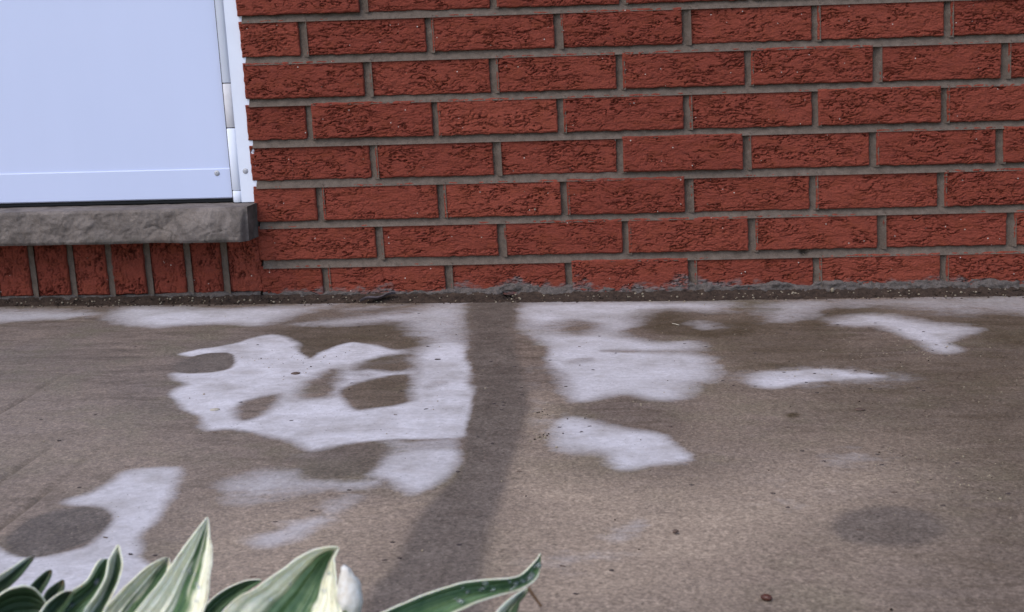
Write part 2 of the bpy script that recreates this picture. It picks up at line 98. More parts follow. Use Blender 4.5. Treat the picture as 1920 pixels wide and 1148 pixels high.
LEAVES=[('A', [[[0.2286, -1.3943, 0.0468], [0.2286, -1.3943, 0.0468], [0.2286, -1.3943, 0.0468]],
[[0.2266, -1.4018, 0.0434], [0.2279, -1.3979, 0.0408], [0.2312, -1.4023, 0.0385]],
[[0.2211, -1.4102, 0.0354], [0.2251, -1.4025, 0.0296], [0.2342, -1.4096, 0.0345]],
[[0.2169, -1.4183, 0.029], [0.2228, -1.409, 0.0221], [0.2352, -1.4174, 0.0287]],
[[0.2136, -1.4262, 0.0237], [0.2205, -1.4173, 0.0144], [0.2357, -1.4249, 0.0241]],
[[0.208, -1.4345, 0.0169], [0.22, -1.4251, 0.0089], [0.2363, -1.433, 0.0166]],
[[0.2015, -1.443, 0.0093], [0.2184, -1.4327, 0.0046], [0.2355, -1.4412, 0.0088]],
[[0.1957, -1.4506, 0.0024], [0.217, -1.4395, 0.0007], [0.2347, -1.4485, 0.0018]],
[[0.1917, -1.4559, -0.0024], [0.2161, -1.4443, -0.0021], [0.2341, -1.4537, -0.0031]],
[[0.0989, -1.4629, -0.0556], [0.1246, -1.4507, -0.0553], [0.1435, -1.4605, -0.0564]],
[[0.0135, -1.4664, -0.1088], [0.033, -1.4572, -0.1085], [0.0475, -1.4646, -0.1093]],
[[-0.056, -1.4669, -0.1555], [-0.0475, -1.4628, -0.1554], [-0.0412, -1.4661, -0.1557]],
[[-0.1524, -1.4712, -0.215], [-0.15, -1.47, -0.215], [-0.1482, -1.4709, -0.2151]]], (0.72, 0.6), 7), ('B', [[[0.1996, -1.3806, 0.018], [0.1996, -1.3806, 0.018], [0.1996, -1.3806, 0.018]],
[[0.1987, -1.3863, 0.0192], [0.1986, -1.3836, 0.0155], [0.2024, -1.3866, 0.0167]],
[[0.1941, -1.3927, 0.018], [0.195, -1.3871, 0.0111], [0.2045, -1.3933, 0.0113]],
[[0.1874, -1.3999, 0.0132], [0.191, -1.3929, 0.0054], [0.2048, -1.3999, 0.0072]],
[[0.1803, -1.4073, 0.0068], [0.1875, -1.3999, 0.0004], [0.2054, -1.4064, 0.0042]],
[[0.1749, -1.4146, 0.0009], [0.1841, -1.4069, -0.0046], [0.2051, -1.4132, -0.0007]],
[[0.1734, -1.421, -0.0016], [0.1819, -1.4134, -0.0073], [0.2039, -1.4198, -0.0045]],
[[0.172, -1.4268, -0.0038], [0.1799, -1.4193, -0.0098], [0.2027, -1.4258, -0.0079]],
[[0.1711, -1.4309, -0.0054], [0.1785, -1.4234, -0.0115], [0.2019, -1.43, -0.0103]],
[[0.0861, -1.4404, -0.056], [0.0939, -1.4325, -0.0624], [0.1185, -1.4395, -0.0611]],
[[0.0033, -1.4477, -0.1084], [0.0093, -1.4417, -0.1133], [0.028, -1.447, -0.1122]],
[[-0.0678, -1.4524, -0.1559], [-0.0652, -1.4498, -0.158], [-0.057, -1.4521, -0.1576]],
[[-0.1607, -1.4607, -0.2144], [-0.16, -1.46, -0.215], [-0.1577, -1.4607, -0.2149]]], (0.65, 0.4), 7), ('C', [[[0.1864, -1.4181, 0.0402], [0.1864, -1.4181, 0.0402], [0.1864, -1.4181, 0.0402]],
[[0.1856, -1.4238, 0.0371], [0.1861, -1.4198, 0.0356], [0.1892, -1.4237, 0.0365]],
[[0.1857, -1.4292, 0.0349], [0.1855, -1.4217, 0.0297], [0.1914, -1.4293, 0.0327]],
[[0.1856, -1.4354, 0.0287], [0.185, -1.4261, 0.0238], [0.1915, -1.4354, 0.0266]],
[[0.1825, -1.4419, 0.0218], [0.1826, -1.4326, 0.0167], [0.1892, -1.4419, 0.0196]],
[[0.1793, -1.448, 0.0169], [0.1804, -1.4385, 0.0128], [0.1873, -1.4479, 0.0147]],
[[0.1788, -1.4536, 0.0141], [0.1792, -1.4442, 0.0094], [0.1877, -1.4533, 0.0129]],
[[0.1783, -1.4586, 0.0116], [0.1782, -1.4494, 0.0063], [0.1881, -1.4581, 0.0112]],
[[0.1779, -1.4621, 0.0098], [0.1775, -1.453, 0.0042], [0.1883, -1.4615, 0.01]],
[[0.0836, -1.4694, -0.0447], [0.0831, -1.4597, -0.0506], [0.0945, -1.4687, -0.0445]],
[[-0.0109, -1.4738, -0.1009], [-0.0113, -1.4665, -0.1054], [-0.0026, -1.4733, -0.1007]],
[[-0.0941, -1.4756, -0.1517], [-0.0943, -1.4724, -0.1536], [-0.0905, -1.4754, -0.1516]],
[[-0.2, -1.4809, -0.2144], [-0.2, -1.48, -0.215], [-0.1989, -1.4809, -0.2144]]], (0.9, 0.15), 7), ('D', [[[0.1679, -1.3918, 0.0219], [0.1679, -1.3918, 0.0219], [0.1679, -1.3918, 0.0219]],
[[0.1661, -1.3971, 0.0217], [0.1668, -1.3927, 0.0171], [0.171, -1.397, 0.0205]],
[[0.1619, -1.4038, 0.0136], [0.1628, -1.3942, 0.0097], [0.1733, -1.4026, 0.0165]],
[[0.1547, -1.41, 0.0095], [0.1573, -1.3987, 0.0035], [0.1719, -1.4089, 0.01]],
[[0.1477, -1.416, 0.0062], [0.1506, -1.4049, -0.0007], [0.1684, -1.4153, 0.0038]],
[[0.1413, -1.4221, 0.0024], [0.1462, -1.4107, -0.0038], [0.165, -1.4211, 0.0007]],
[[0.1398, -1.4276, 0.0004], [0.144, -1.4163, -0.0058], [0.1638, -1.4266, -0.0012]],
[[0.1385, -1.4326, -0.0013], [0.142, -1.4213, -0.0077], [0.1628, -1.4315, -0.003]],
[[0.1375, -1.4361, -0.0026], [0.1406, -1.4248, -0.0089], [0.162, -1.435, -0.0043]],
[[0.0472, -1.4454, -0.0538], [0.0505, -1.4336, -0.0605], [0.073, -1.4443, -0.0556]],
[[-0.0422, -1.4514, -0.1069], [-0.0397, -1.4424, -0.112], [-0.0226, -1.4505, -0.1082]],
[[-0.1201, -1.4541, -0.1551], [-0.119, -1.4501, -0.1573], [-0.1115, -1.4537, -0.1557]],
[[-0.2203, -1.4611, -0.2144], [-0.22, -1.46, -0.215], [-0.2179, -1.461, -0.2145]]], (0.4, 0.0), 7), ('E', [[[0.1234, -1.3842, 0.0215], [0.1234, -1.3842, 0.0215], [0.1234, -1.3842, 0.0215]],
[[0.1235, -1.396, 0.0239], [0.1244, -1.3932, 0.022], [0.127, -1.3961, 0.0224]],
[[0.1214, -1.4084, 0.0232], [0.1208, -1.4031, 0.0193], [0.1262, -1.4088, 0.0194]],
[[0.1206, -1.4205, 0.0242], [0.1198, -1.4155, 0.0182], [0.1247, -1.4215, 0.0173]],
[[0.1201, -1.4326, 0.0248], [0.1192, -1.4277, 0.0183], [0.1241, -1.4337, 0.0175]],
[[0.1197, -1.4452, 0.0225], [0.1187, -1.4403, 0.0161], [0.1236, -1.4464, 0.0144]],
[[0.1194, -1.4566, 0.0205], [0.1183, -1.4517, 0.0141], [0.1232, -1.4579, 0.0116]],
[[0.1191, -1.4645, 0.0191], [0.118, -1.4596, 0.0127], [0.1229, -1.466, 0.0097]],
[[0.0072, -1.4624, -0.0375], [0.006, -1.4572, -0.0442], [0.0111, -1.4639, -0.0474]],
[[-0.1051, -1.4587, -0.096], [-0.106, -1.4548, -0.1012], [-0.1021, -1.4599, -0.1036]],
[[-0.2042, -1.4544, -0.149], [-0.2046, -1.4527, -0.1513], [-0.2029, -1.4549, -0.1523]],
[[-0.3299, -1.4505, -0.2144], [-0.33, -1.45, -0.215], [-0.3295, -1.4506, -0.2153]]], (0.55, 0.0), 6), ('E', [[[0.1459, -1.413, 0.024], [0.1459, -1.413, 0.024], [0.1459, -1.413, 0.024]],
[[0.1434, -1.4173, 0.0236], [0.1442, -1.4146, 0.0216], [0.1469, -1.4175, 0.0216]],
[[0.1399, -1.4221, 0.0208], [0.1403, -1.4166, 0.0169], [0.1458, -1.4222, 0.018]],
[[0.139, -1.4265, 0.0188], [0.1394, -1.4212, 0.0143], [0.1446, -1.4269, 0.015]],
[[0.1386, -1.4312, 0.0153], [0.139, -1.4259, 0.0108], [0.1448, -1.4314, 0.0121]],
[[0.1393, -1.4358, 0.0118], [0.1397, -1.4305, 0.0073], [0.1459, -1.436, 0.0086]],
[[0.1399, -1.44, 0.0087], [0.1403, -1.4347, 0.0041], [0.147, -1.4402, 0.0055]],
[[0.1404, -1.4429, 0.0065], [0.1407, -1.4376, 0.0019], [0.1477, -1.4431, 0.0033]],
[[0.0302, -1.4463, -0.0475], [0.0305, -1.4407, -0.0523], [0.0379, -1.4464, -0.0509]],
[[-0.0799, -1.4481, -0.1029], [-0.0797, -1.4438, -0.1065], [-0.074, -1.4482, -0.1054]],
[[-0.1767, -1.4484, -0.1526], [-0.1766, -1.4465, -0.1543], [-0.1741, -1.4484, -0.1538]],
[[-0.3, -1.4505, -0.2145], [-0.3, -1.45, -0.215], [-0.2993, -1.4505, -0.2149]]], (0.0, 0.0), 6), ('E', [[[0.1522, -1.4136, 0.0186], [0.1522, -1.4136, 0.0186], [0.1522, -1.4136, 0.0186]],
[[0.1496, -1.418, 0.0174], [0.1507, -1.4153, 0.0151], [0.1541, -1.4181, 0.0157]],
[[0.1471, -1.4226, 0.0154], [0.1471, -1.4172, 0.0114], [0.1528, -1.4227, 0.0127]],
[[0.1464, -1.4271, 0.0129], [0.1461, -1.4217, 0.0089], [0.1508, -1.4273, 0.0102]],
[[0.1458, -1.4317, 0.01], [0.1457, -1.4263, 0.0065], [0.1509, -1.4318, 0.0078]],
[[0.1464, -1.4362, 0.0076], [0.1463, -1.4307, 0.004], [0.1521, -1.4362, 0.0059]],
[[0.147, -1.4402, 0.0054], [0.1469, -1.4347, 0.0018], [0.1531, -1.4401, 0.0042]],
[[0.1475, -1.443, 0.0039], [0.1473, -1.4375, 0.0003], [0.1539, -1.4428, 0.003]],
[[0.0406, -1.4464, -0.0498], [0.0405, -1.4406, -0.0535], [0.0473, -1.4462, -0.0507]],
[[-0.0662, -1.4481, -0.1045], [-0.0663, -1.4438, -0.1074], [-0.0611, -1.448, -0.1052]],
[[-0.1603, -1.4484, -0.1535], [-0.1603, -1.4465, -0.1547], [-0.1581, -1.4484, -0.1538]],
[[-0.28, -1.4505, -0.2146], [-0.28, -1.45, -0.215], [-0.2793, -1.4505, -0.2147]]], (0.0, 0.0), 6), ('E', [[[0.165, -1.4627, 0.0243], [0.165, -1.4627, 0.0243], [0.165, -1.4627, 0.0243]],
[[0.1642, -1.4657, 0.031], [0.1625, -1.461, 0.0233], [0.1648, -1.4672, 0.0224]],
[[0.1608, -1.4688, 0.0375], [0.1552, -1.4592, 0.0246], [0.1605, -1.4714, 0.0227]],
[[0.1549, -1.4729, 0.0395], [0.1492, -1.4633, 0.026], [0.1546, -1.4758, 0.0227]],
[[0.149, -1.4776, 0.0375], [0.1432, -1.4679, 0.0249], [0.1487, -1.4803, 0.0222]],
[[0.1432, -1.4827, 0.0334], [0.1372, -1.4728, 0.0219], [0.143, -1.4852, 0.0194]],
[[0.138, -1.4873, 0.0298], [0.1319, -1.4773, 0.0193], [0.1378, -1.4895, 0.0168]],
[[0.1343, -1.4905, 0.0273], [0.1281, -1.4803, 0.0174], [0.1341, -1.4926, 0.0151]],
[[0.0226, -1.4959, -0.0304], [0.0161, -1.4853, -0.0407], [0.0224, -1.4981, -0.0431]],
[[-0.091, -1.4983, -0.0909], [-0.0959, -1.4902, -0.0988], [-0.0912, -1.5, -0.1007]],
[[-0.1924, -1.498, -0.1465], [-0.1945, -1.4945, -0.1499], [-0.1924, -1.4988, -0.1507]],
[[-0.3194, -1.501, -0.214], [-0.32, -1.5, -0.215], [-0.3194, -1.5012, -0.2152]]], (0.03, 0.0), 6), ('F', [[[0.2446, -1.352, -0.0077], [0.2446, -1.352, -0.0077], [0.2446, -1.352, -0.0077]],
[[0.2364, -1.3563, -0.0064], [0.2384, -1.3537, -0.0095], [0.2418, -1.3565, -0.009]],
[[0.2271, -1.3613, -0.0088], [0.23, -1.3559, -0.0134], [0.2345, -1.3616, -0.0128]],
[[0.2197, -1.3665, -0.0128], [0.2224, -1.3611, -0.0178], [0.227, -1.3669, -0.0172]],
[[0.2151, -1.3715, -0.0169], [0.2166, -1.3664, -0.0228], [0.2229, -1.3719, -0.0215]],
[[0.2106, -1.3768, -0.0223], [0.2132, -1.3713, -0.0266], [0.2207, -1.3767, -0.0248]],
[[0.2065, -1.3815, -0.0272], [0.2101, -1.3757, -0.03], [0.2186, -1.3809, -0.0277]],
[[0.2037, -1.3848, -0.0306], [0.208, -1.3788, -0.0324], [0.2172, -1.3839, -0.0297]],
[[0.139, -1.3954, -0.0761], [0.1435, -1.3891, -0.0781], [0.1532, -1.3945, -0.0752]],
[[0.0756, -1.4042, -0.1222], [0.079, -1.3994, -0.1237], [0.0864, -1.4035, -0.1216]],
[[0.0207, -1.4106, -0.1632], [0.0222, -1.4085, -0.1639], [0.0255, -1.4103, -0.1629]],
[[-0.0504, -1.4206, -0.2148], [-0.05, -1.42, -0.215], [-0.0491, -1.4205, -0.2147]]], (0.1, 0.0), 6), ('G', [[[0.3087, -1.4312, 0.0425], [0.3087, -1.4312, 0.0425], [0.3087, -1.4312, 0.0425]],
[[0.3036, -1.4342, 0.0436], [0.3054, -1.4291, 0.0391], [0.3068, -1.4348, 0.0389]],
[[0.2956, -1.4376, 0.0431], [0.3014, -1.4272, 0.0343], [0.3077, -1.4381, 0.0365]],
[[0.2877, -1.4415, 0.0403], [0.2981, -1.4266, 0.0287], [0.3087, -1.4416, 0.0326]],
[[0.2788, -1.4457, 0.0355], [0.2953, -1.4305, 0.0238], [0.31, -1.4454, 0.0273]],
[[0.2695, -1.4502, 0.0295], [0.2925, -1.4346, 0.018], [0.3117, -1.4491, 0.022]],
[[0.2603, -1.4543, 0.0254], [0.2895, -1.4385, 0.0133], [0.3132, -1.4526, 0.0183]],
[[0.2501, -1.4594, 0.0164], [0.2855, -1.4427, 0.0071], [0.3146, -1.4564, 0.0126]],
[[0.2409, -1.4639, 0.0083], [0.2819, -1.4465, 0.0016], [0.3159, -1.4598, 0.0076]],
[[0.2345, -1.4671, 0.0026], [0.2794, -1.4491, -0.0023], [0.3168, -1.4622, 0.004]],
[[0.1674, -1.4757, -0.0504], [0.2145, -1.4569, -0.0555], [0.2538, -1.4706, -0.0488]],
[[0.1138, -1.4789, -0.1048], [0.1497, -1.4646, -0.1087], [0.1796, -1.475, -0.1036]],
[[0.0769, -1.4776, -0.1537], [0.0926, -1.4714, -0.1554], [0.1057, -1.4759, -0.1532]],
[[0.0155, -1.4818, -0.2145], [0.02, -1.48, -0.215], [0.0237, -1.4813, -0.2144]]], (0.46, 0.7), 8), ('E', [[[0.1731, -1.4515, 0.0279], [0.1731, -1.4515, 0.0279], [0.1731, -1.4515, 0.0279]],
[[0.1713, -1.4554, 0.0292], [0.1717, -1.4519, 0.0261], [0.1754, -1.4554, 0.0281]],
[[0.1685, -1.4598, 0.0285], [0.1685, -1.4526, 0.0233], [0.1753, -1.4599, 0.0259]],
[[0.1657, -1.4644, 0.0263], [0.1666, -1.4571, 0.021], [0.1745, -1.4643, 0.0237]],
[[0.1635, -1.4691, 0.0232], [0.1653, -1.4616, 0.0188], [0.1737, -1.4688, 0.0215]],
[[0.1633, -1.4736, 0.0211], [0.1651, -1.4661, 0.0167], [0.1739, -1.4732, 0.0199]],
[[0.1631, -1.4776, 0.0192], [0.1648, -1.4701, 0.0147], [0.1741, -1.4771, 0.0184]],
[[0.1629, -1.4804, 0.0179], [0.1646, -1.4729, 0.0134], [0.1742, -1.4798, 0.0173]],
[[0.0567, -1.4875, -0.039], [0.0585, -1.4797, -0.0437], [0.0685, -1.4869, -0.0396]],
[[-0.049, -1.4924, -0.0972], [-0.0477, -1.4865, -0.1008], [-0.04, -1.492, -0.0976]],
[[-0.1417, -1.495, -0.1495], [-0.1411, -1.4924, -0.1511], [-0.1378, -1.4948, -0.1497]],
[[-0.2602, -1.5007, -0.2146], [-0.26, -1.5, -0.215], [-0.259, -1.5007, -0.2146]]], (0.12, 0.0), 6), ('I', [[[0.4127, -1.3883, 0.0221], [0.4127, -1.3883, 0.0221], [0.4127, -1.3883, 0.0221]],
[[0.4101, -1.3963, 0.0206], [0.4113, -1.3941, 0.0184], [0.4123, -1.3969, 0.0164]],
[[0.4033, -1.405, 0.0166], [0.4059, -1.4005, 0.0122], [0.4091, -1.4053, 0.0131]],
[[0.3968, -1.4129, 0.0171], [0.3983, -1.4062, 0.011], [0.4015, -1.4136, 0.0114]],
[[0.3829, -1.4209, 0.0193], [0.386, -1.4139, 0.0117], [0.3914, -1.4218, 0.0115]],
[[0.3693, -1.429, 0.0207], [0.3732, -1.422, 0.0132], [0.3815, -1.43, 0.0115]],
[[0.3561, -1.4376, 0.0199], [0.3597, -1.4305, 0.0124], [0.3708, -1.4385, 0.0098]],
[[0.3431, -1.4463, 0.0178], [0.3484, -1.439, 0.0112], [0.3595, -1.4471, 0.0078]],
[[0.3304, -1.455, 0.0154], [0.3364, -1.4476, 0.0092], [0.3467, -1.4554, 0.0078]],
[[0.319, -1.4629, 0.0133], [0.3256, -1.4554, 0.0074], [0.3351, -1.4629, 0.0078]],
[[0.3111, -1.4684, 0.0118], [0.318, -1.4609, 0.0061], [0.3271, -1.4682, 0.0077]],
[[0.2562, -1.4736, -0.0432], [0.2635, -1.4656, -0.0492], [0.273, -1.4734, -0.0475]],
[[0.2034, -1.4765, -0.0999], [0.209, -1.4704, -0.1044], [0.2162, -1.4763, -0.1031]],
[[0.1586, -1.4773, -0.1511], [0.1611, -1.4746, -0.1531], [0.1642, -1.4772, -0.1525]],
[[0.0993, -1.4808, -0.2144], [0.1, -1.48, -0.215], [0.1009, -1.4807, -0.2148]]], (0.025, 0.07), 9), ('J', [[[0.4059, -1.4109, 0.011], [0.4059, -1.4109, 0.011], [0.4059, -1.4109, 0.011]],
[[0.4027, -1.4185, 0.0122], [0.404, -1.415, 0.01], [0.4048, -1.4187, 0.0106]],
[[0.3988, -1.4263, 0.0124], [0.4008, -1.4207, 0.0089], [0.4023, -1.4264, 0.0106]],
[[0.3945, -1.4343, 0.0118], [0.3979, -1.4286, 0.0083], [0.4017, -1.4341, 0.0105]],
[[0.3903, -1.4424, 0.0105], [0.395, -1.4365, 0.0074], [0.4009, -1.4419, 0.0097]],
[[0.3865, -1.4496, 0.0093], [0.3924, -1.4437, 0.0065], [0.4002, -1.4489, 0.009]],
[[0.3838, -1.4547, 0.0084], [0.3905, -1.4487, 0.0059], [0.3997, -1.4538, 0.0085]],
[[0.3259, -1.4629, -0.0467], [0.3329, -1.4565, -0.0493], [0.3426, -1.4619, -0.0466]],
[[0.2699, -1.4692, -0.1025], [0.2753, -1.4644, -0.1046], [0.2826, -1.4685, -0.1025]],
[[0.2222, -1.4734, -0.1523], [0.2246, -1.4712, -0.1532], [0.2278, -1.473, -0.1522]],
[[0.1593, -1.4806, -0.2147], [0.16, -1.48, -0.215], [0.1609, -1.4805, -0.2147]]], (0.55, 0.0), 5)]
BUD=[[0.3135, -1.4468, 0.0386, 0.0008], [0.3152, -1.4472, 0.0359, 0.003], [0.3158, -1.4481, 0.031, 0.005], [0.3169, -1.449, 0.0251, 0.0063], [0.3178, -1.45, 0.0192, 0.0061], [0.3177, -1.451, 0.0133, 0.0036]]
TWIG=[[0.4063, -1.4109, 0.0108], [0.4096, -1.4116, 0.006], [0.4131, -1.4123, 0.0009]]
FZ0, FZ1 = -0.0655, -0.0085
def floor_z(x): return FZ0 + FZ1 * x

# ---------------------------------------------------------------- numpy noise
def _hash(ix, iy, seed):
    h = (ix.astype(np.int64) * 374761393 + iy.astype(np.int64) * 668265263 + seed * 974634777) & 0xffffffff
    h = ((h ^ (h >> 13)) * 1274126177) & 0xffffffff
    return ((h ^ (h >> 16)) & 0xffffff) / float(0xffffff)
def vnoise(x, y, seed=0):
    x0 = np.floor(x); y0 = np.floor(y); fx = x - x0; fy = y - y0
    fx = fx * fx * fx * (fx * (fx * 6 - 15) + 10); fy = fy * fy * fy * (fy * (fy * 6 - 15) + 10)
    a = _hash(x0, y0, seed); b = _hash(x0 + 1, y0, seed); c = _hash(x0, y0 + 1, seed); d = _hash(x0 + 1, y0 + 1, seed)
    return (a + (b - a) * fx + (c - a) * fy + (a - b - c + d) * fx * fy) * 2 - 1
def fbm(x, y, seed=0, oct=4, gain=.5):
    s = 0; a = 1; n = 0
    for o in range(oct):
        s = s + a * vnoise(x * 2 ** o + 17.3 * o, y * 2 ** o - 9.1 * o, seed + o * 101); n += a; a *= gain
    return s / n
def sstep(a, b, x):
    t = np.clip((x - a) / (b - a), 0, 1); return t * t * (3 - 2 * t)

# ---------------------------------------------------------------- mesh building
class MB:
    """collects vertices, faces, material slots and float attributes of ONE mesh object"""
    def __init__(s): s.v = []; s.f = []; s.m = []; s.n = 0; s.at = {}
    def add(s, V, F, mat=0, **at):
        V = np.asarray(V, float); F = np.asarray(F, np.int64)
        if len(V) == 0: return
        s.v.append(V); s.f.append((F + s.n)); s.m.append(np.full(len(F), mat, np.int32))
        for k in set(s.at) | set(at):
            L = s.at.setdefault(k, [np.zeros(s.n)] if s.n else [])
            a = at.get(k, 0.0); L.append(np.broadcast_to(np.asarray(a, float), (len(V),)).copy())
        s.n += len(V)
    def grid(s, P, mat=0, flip=False, **at):
        P = np.asarray(P); a, b = P.shape[:2]; i = np.arange(a * b).reshape(a, b)
        q = np.stack([i[:-1, :-1], i[1:, :-1], i[1:, 1:], i[:-1, 1:]], -1).reshape(-1, 4)
        if flip: q = q[:, ::-1]
        s.add(P.reshape(-1, 3), q, mat, **{k: np.asarray(x).reshape(-1) if np.ndim(x) else x for k, x in at.items()})
    def box(s, x0, x1, y0, y1, z0, z1, mat=0, lean=0.0, bev=0.0):
        """box with chamfered front (-y) edges; lean shifts x by lean*z"""
        b = bev
        V = [(x0, y1, z0), (x1, y1, z0), (x1, y1, z1), (x0, y1, z1), (x0, y0 + b, z0), (x1, y0 + b, z0), (x1, y0 + b, z1), (x0, y0 + b, z1),
             (x0 + b, y0, z0 + b), (x1 - b, y0, z0 + b), (x1 - b, y0, z1 - b), (x0 + b, y0, z1 - b)]
        V = [(x + lean * (z - .1), y, z) for x, y, z in V]
        F = [(0, 3, 2, 1), (0, 1, 5, 4), (1, 2, 6, 5), (2, 3, 7, 6), (3, 0, 4, 7), (4, 5, 9, 8), (5, 6, 10, 9), (6, 7, 11, 10), (7, 4, 8, 11), (8, 9, 10, 11)]
        s.add(V, F, mat)
    def build(s, name, mats, parent=None, smooth=True):
        V = np.concatenate(s.v); nf = sum(len(f) for f in s.f)
        me = bpy.data.meshes.new(name)
        me.vertices.add(len(V)); me.vertices.foreach_set('co', V.ravel())
        lens = np.concatenate([np.full(len(f), f.shape[1]) for f in s.f]); loops = np.concatenate([f.ravel() for f in s.f])
        me.loops.add(len(loops)); me.loops.foreach_set('vertex_index', loops.astype(np.int32))
        me.polygons.add(nf); st = np.concatenate([[0], np.cumsum(lens)[:-1]])
        me.polygons.foreach_set('loop_start', st.astype(np.int32)); me.polygons.foreach_set('loop_total', lens.astype(np.int32))
        me.polygons.foreach_set('material_index', np.concatenate(s.m))
        me.polygons.foreach_set('use_smooth', np.full(nf, smooth))
        for k, L in s.at.items():
            A = me.attributes.new(k, 'FLOAT', 'POINT'); A.data.foreach_set('value', np.concatenate(L).astype(np.float32))
        for m in (mats if isinstance(mats, (list, tuple)) else [mats]): me.materials.append(m)
        me.update(calc_edges=True); me.validate()
        o = bpy.data.objects.new(name, me); col.objects.link(o)
        if parent: o.parent = parent; o.matrix_parent_inverse = parent.matrix_world.inverted()
        return o
def tag(o, label=None, cat=None, group=None, kind=None):
    for k, v in (('label', label), ('category', cat), ('group', group), ('kind', kind)):
        if v: o[k] = v
    return o
def empty(name, loc):
    o = bpy.data.objects.new(name, None); o.location = loc; o.empty_display_size = .1; col.objects.link(o)
    o.matrix_world = Matrix.Translation(loc); return o
def ico(r=1.0, sub=1):
    bm = bmesh.new(); bmesh.ops.create_icosphere(bm, subdivisions=sub, radius=r)
    V = np.array([v.co[:] for v in bm.verts]); F = np.array([[v.index for v in f.verts] for f in bm.faces]); bm.free(); return V, F
ICO0 = ico(1, 1); ICO1 = ico(1, 2)

# ---------------------------------------------------------------- materials
class NT:
    def __init__(s, name):
        s.m = bpy.data.materials.new(name); s.m.use_nodes = True; s.t = s.m.node_tree; s.b = s.t.nodes['Principled BSDF']
        s.g = s.t.nodes.new('ShaderNodeNewGeometry')
    def N(s, t, **k):
        n = s.t.nodes.new(t)
        for a, v in k.items(): setattr(n, a, v)
        return n
    def L(s, a, b): s.t.links.new(a, b)
    def val(s, sock, v):
        if isinstance(v, (int, float)): sock.default_value = v
        elif isinstance(v, tuple): sock.default_value = (*v, 1)[:len(sock.default_value)]
        else: s.L(v, sock)
    def math(s, op, a, b=0.0, clamp=False):
        n = s.N('ShaderNodeMath', operation=op, use_clamp=clamp); s.val(n.inputs[0], a); s.val(n.inputs[1], b); return n.outputs[0]
    def noise(s, scale, detail=3, rough=.55, stretch=None, dist=0.0, vec=None):
        n = s.N('ShaderNodeTexNoise'); n.inputs['Scale'].default_value = scale; n.inputs['Detail'].default_value = detail
        n.inputs['Roughness'].default_value = rough; n.inputs['Distortion'].default_value = dist
        v = vec or s.g.outputs['Position']
        if stretch:
            mp = s.N('ShaderNodeMapping'); mp.inputs['Scale'].default_value = stretch; s.L(v, mp.inputs['Vector']); v = mp.outputs[0]
        s.L(v, n.inputs['Vector']); return n.outputs['Fac']
    def vor(s, scale, feat='F1', rnd=1.0):
        n = s.N('ShaderNodeTexVoronoi', feature=feat); n.inputs['Scale'].default_value = scale; n.inputs['Randomness'].default_value = rnd
        s.L(s.g.outputs['Position'], n.inputs['Vector']); return n
    def rng(s, x, a, b, c=0.0, d=1.0):
        n = s.N('ShaderNodeMapRange', clamp=True); s.val(n.inputs[0], x)
        for i, v in enumerate((a, b, c, d)): n.inputs[i + 1].default_value = v
        return n.outputs[0]
    def mix(s, f, a, b, mode='MIX'):
        n = s.N('ShaderNodeMix', data_type='RGBA', blend_type=mode); n.clamp_factor = True
        s.val(n.inputs[0], f); s.val(n.inputs[6], a); s.val(n.inputs[7], b); return n.outputs[2]
    def attr(s, name): return s.N('ShaderNodeAttribute', attribute_name=name).outputs['Fac']
    def bump(s, h, dist, strength=1.0):
        n = s.N('ShaderNodeBump'); n.inputs['Distance'].default_value = dist; n.inputs['Strength'].default_value = strength
        s.L(h, n.inputs['Height']); s.L(n.outputs[0], s.b.inputs['Normal'])
    def scale(s, c, f):   # colour * float
        n = s.N('ShaderNodeVectorMath', operation='SCALE'); s.val(n.inputs[0], c); s.val(n.inputs[3], f); return n.outputs[0]
    def out(s, c, rough=.8, spec=None):
        s.val(s.b.inputs['Base Color'], c); s.val(s.b.inputs['Roughness'], rough)
        if spec is not None: s.b.inputs['Specular IOR Level'].default_value = spec
        return s.m

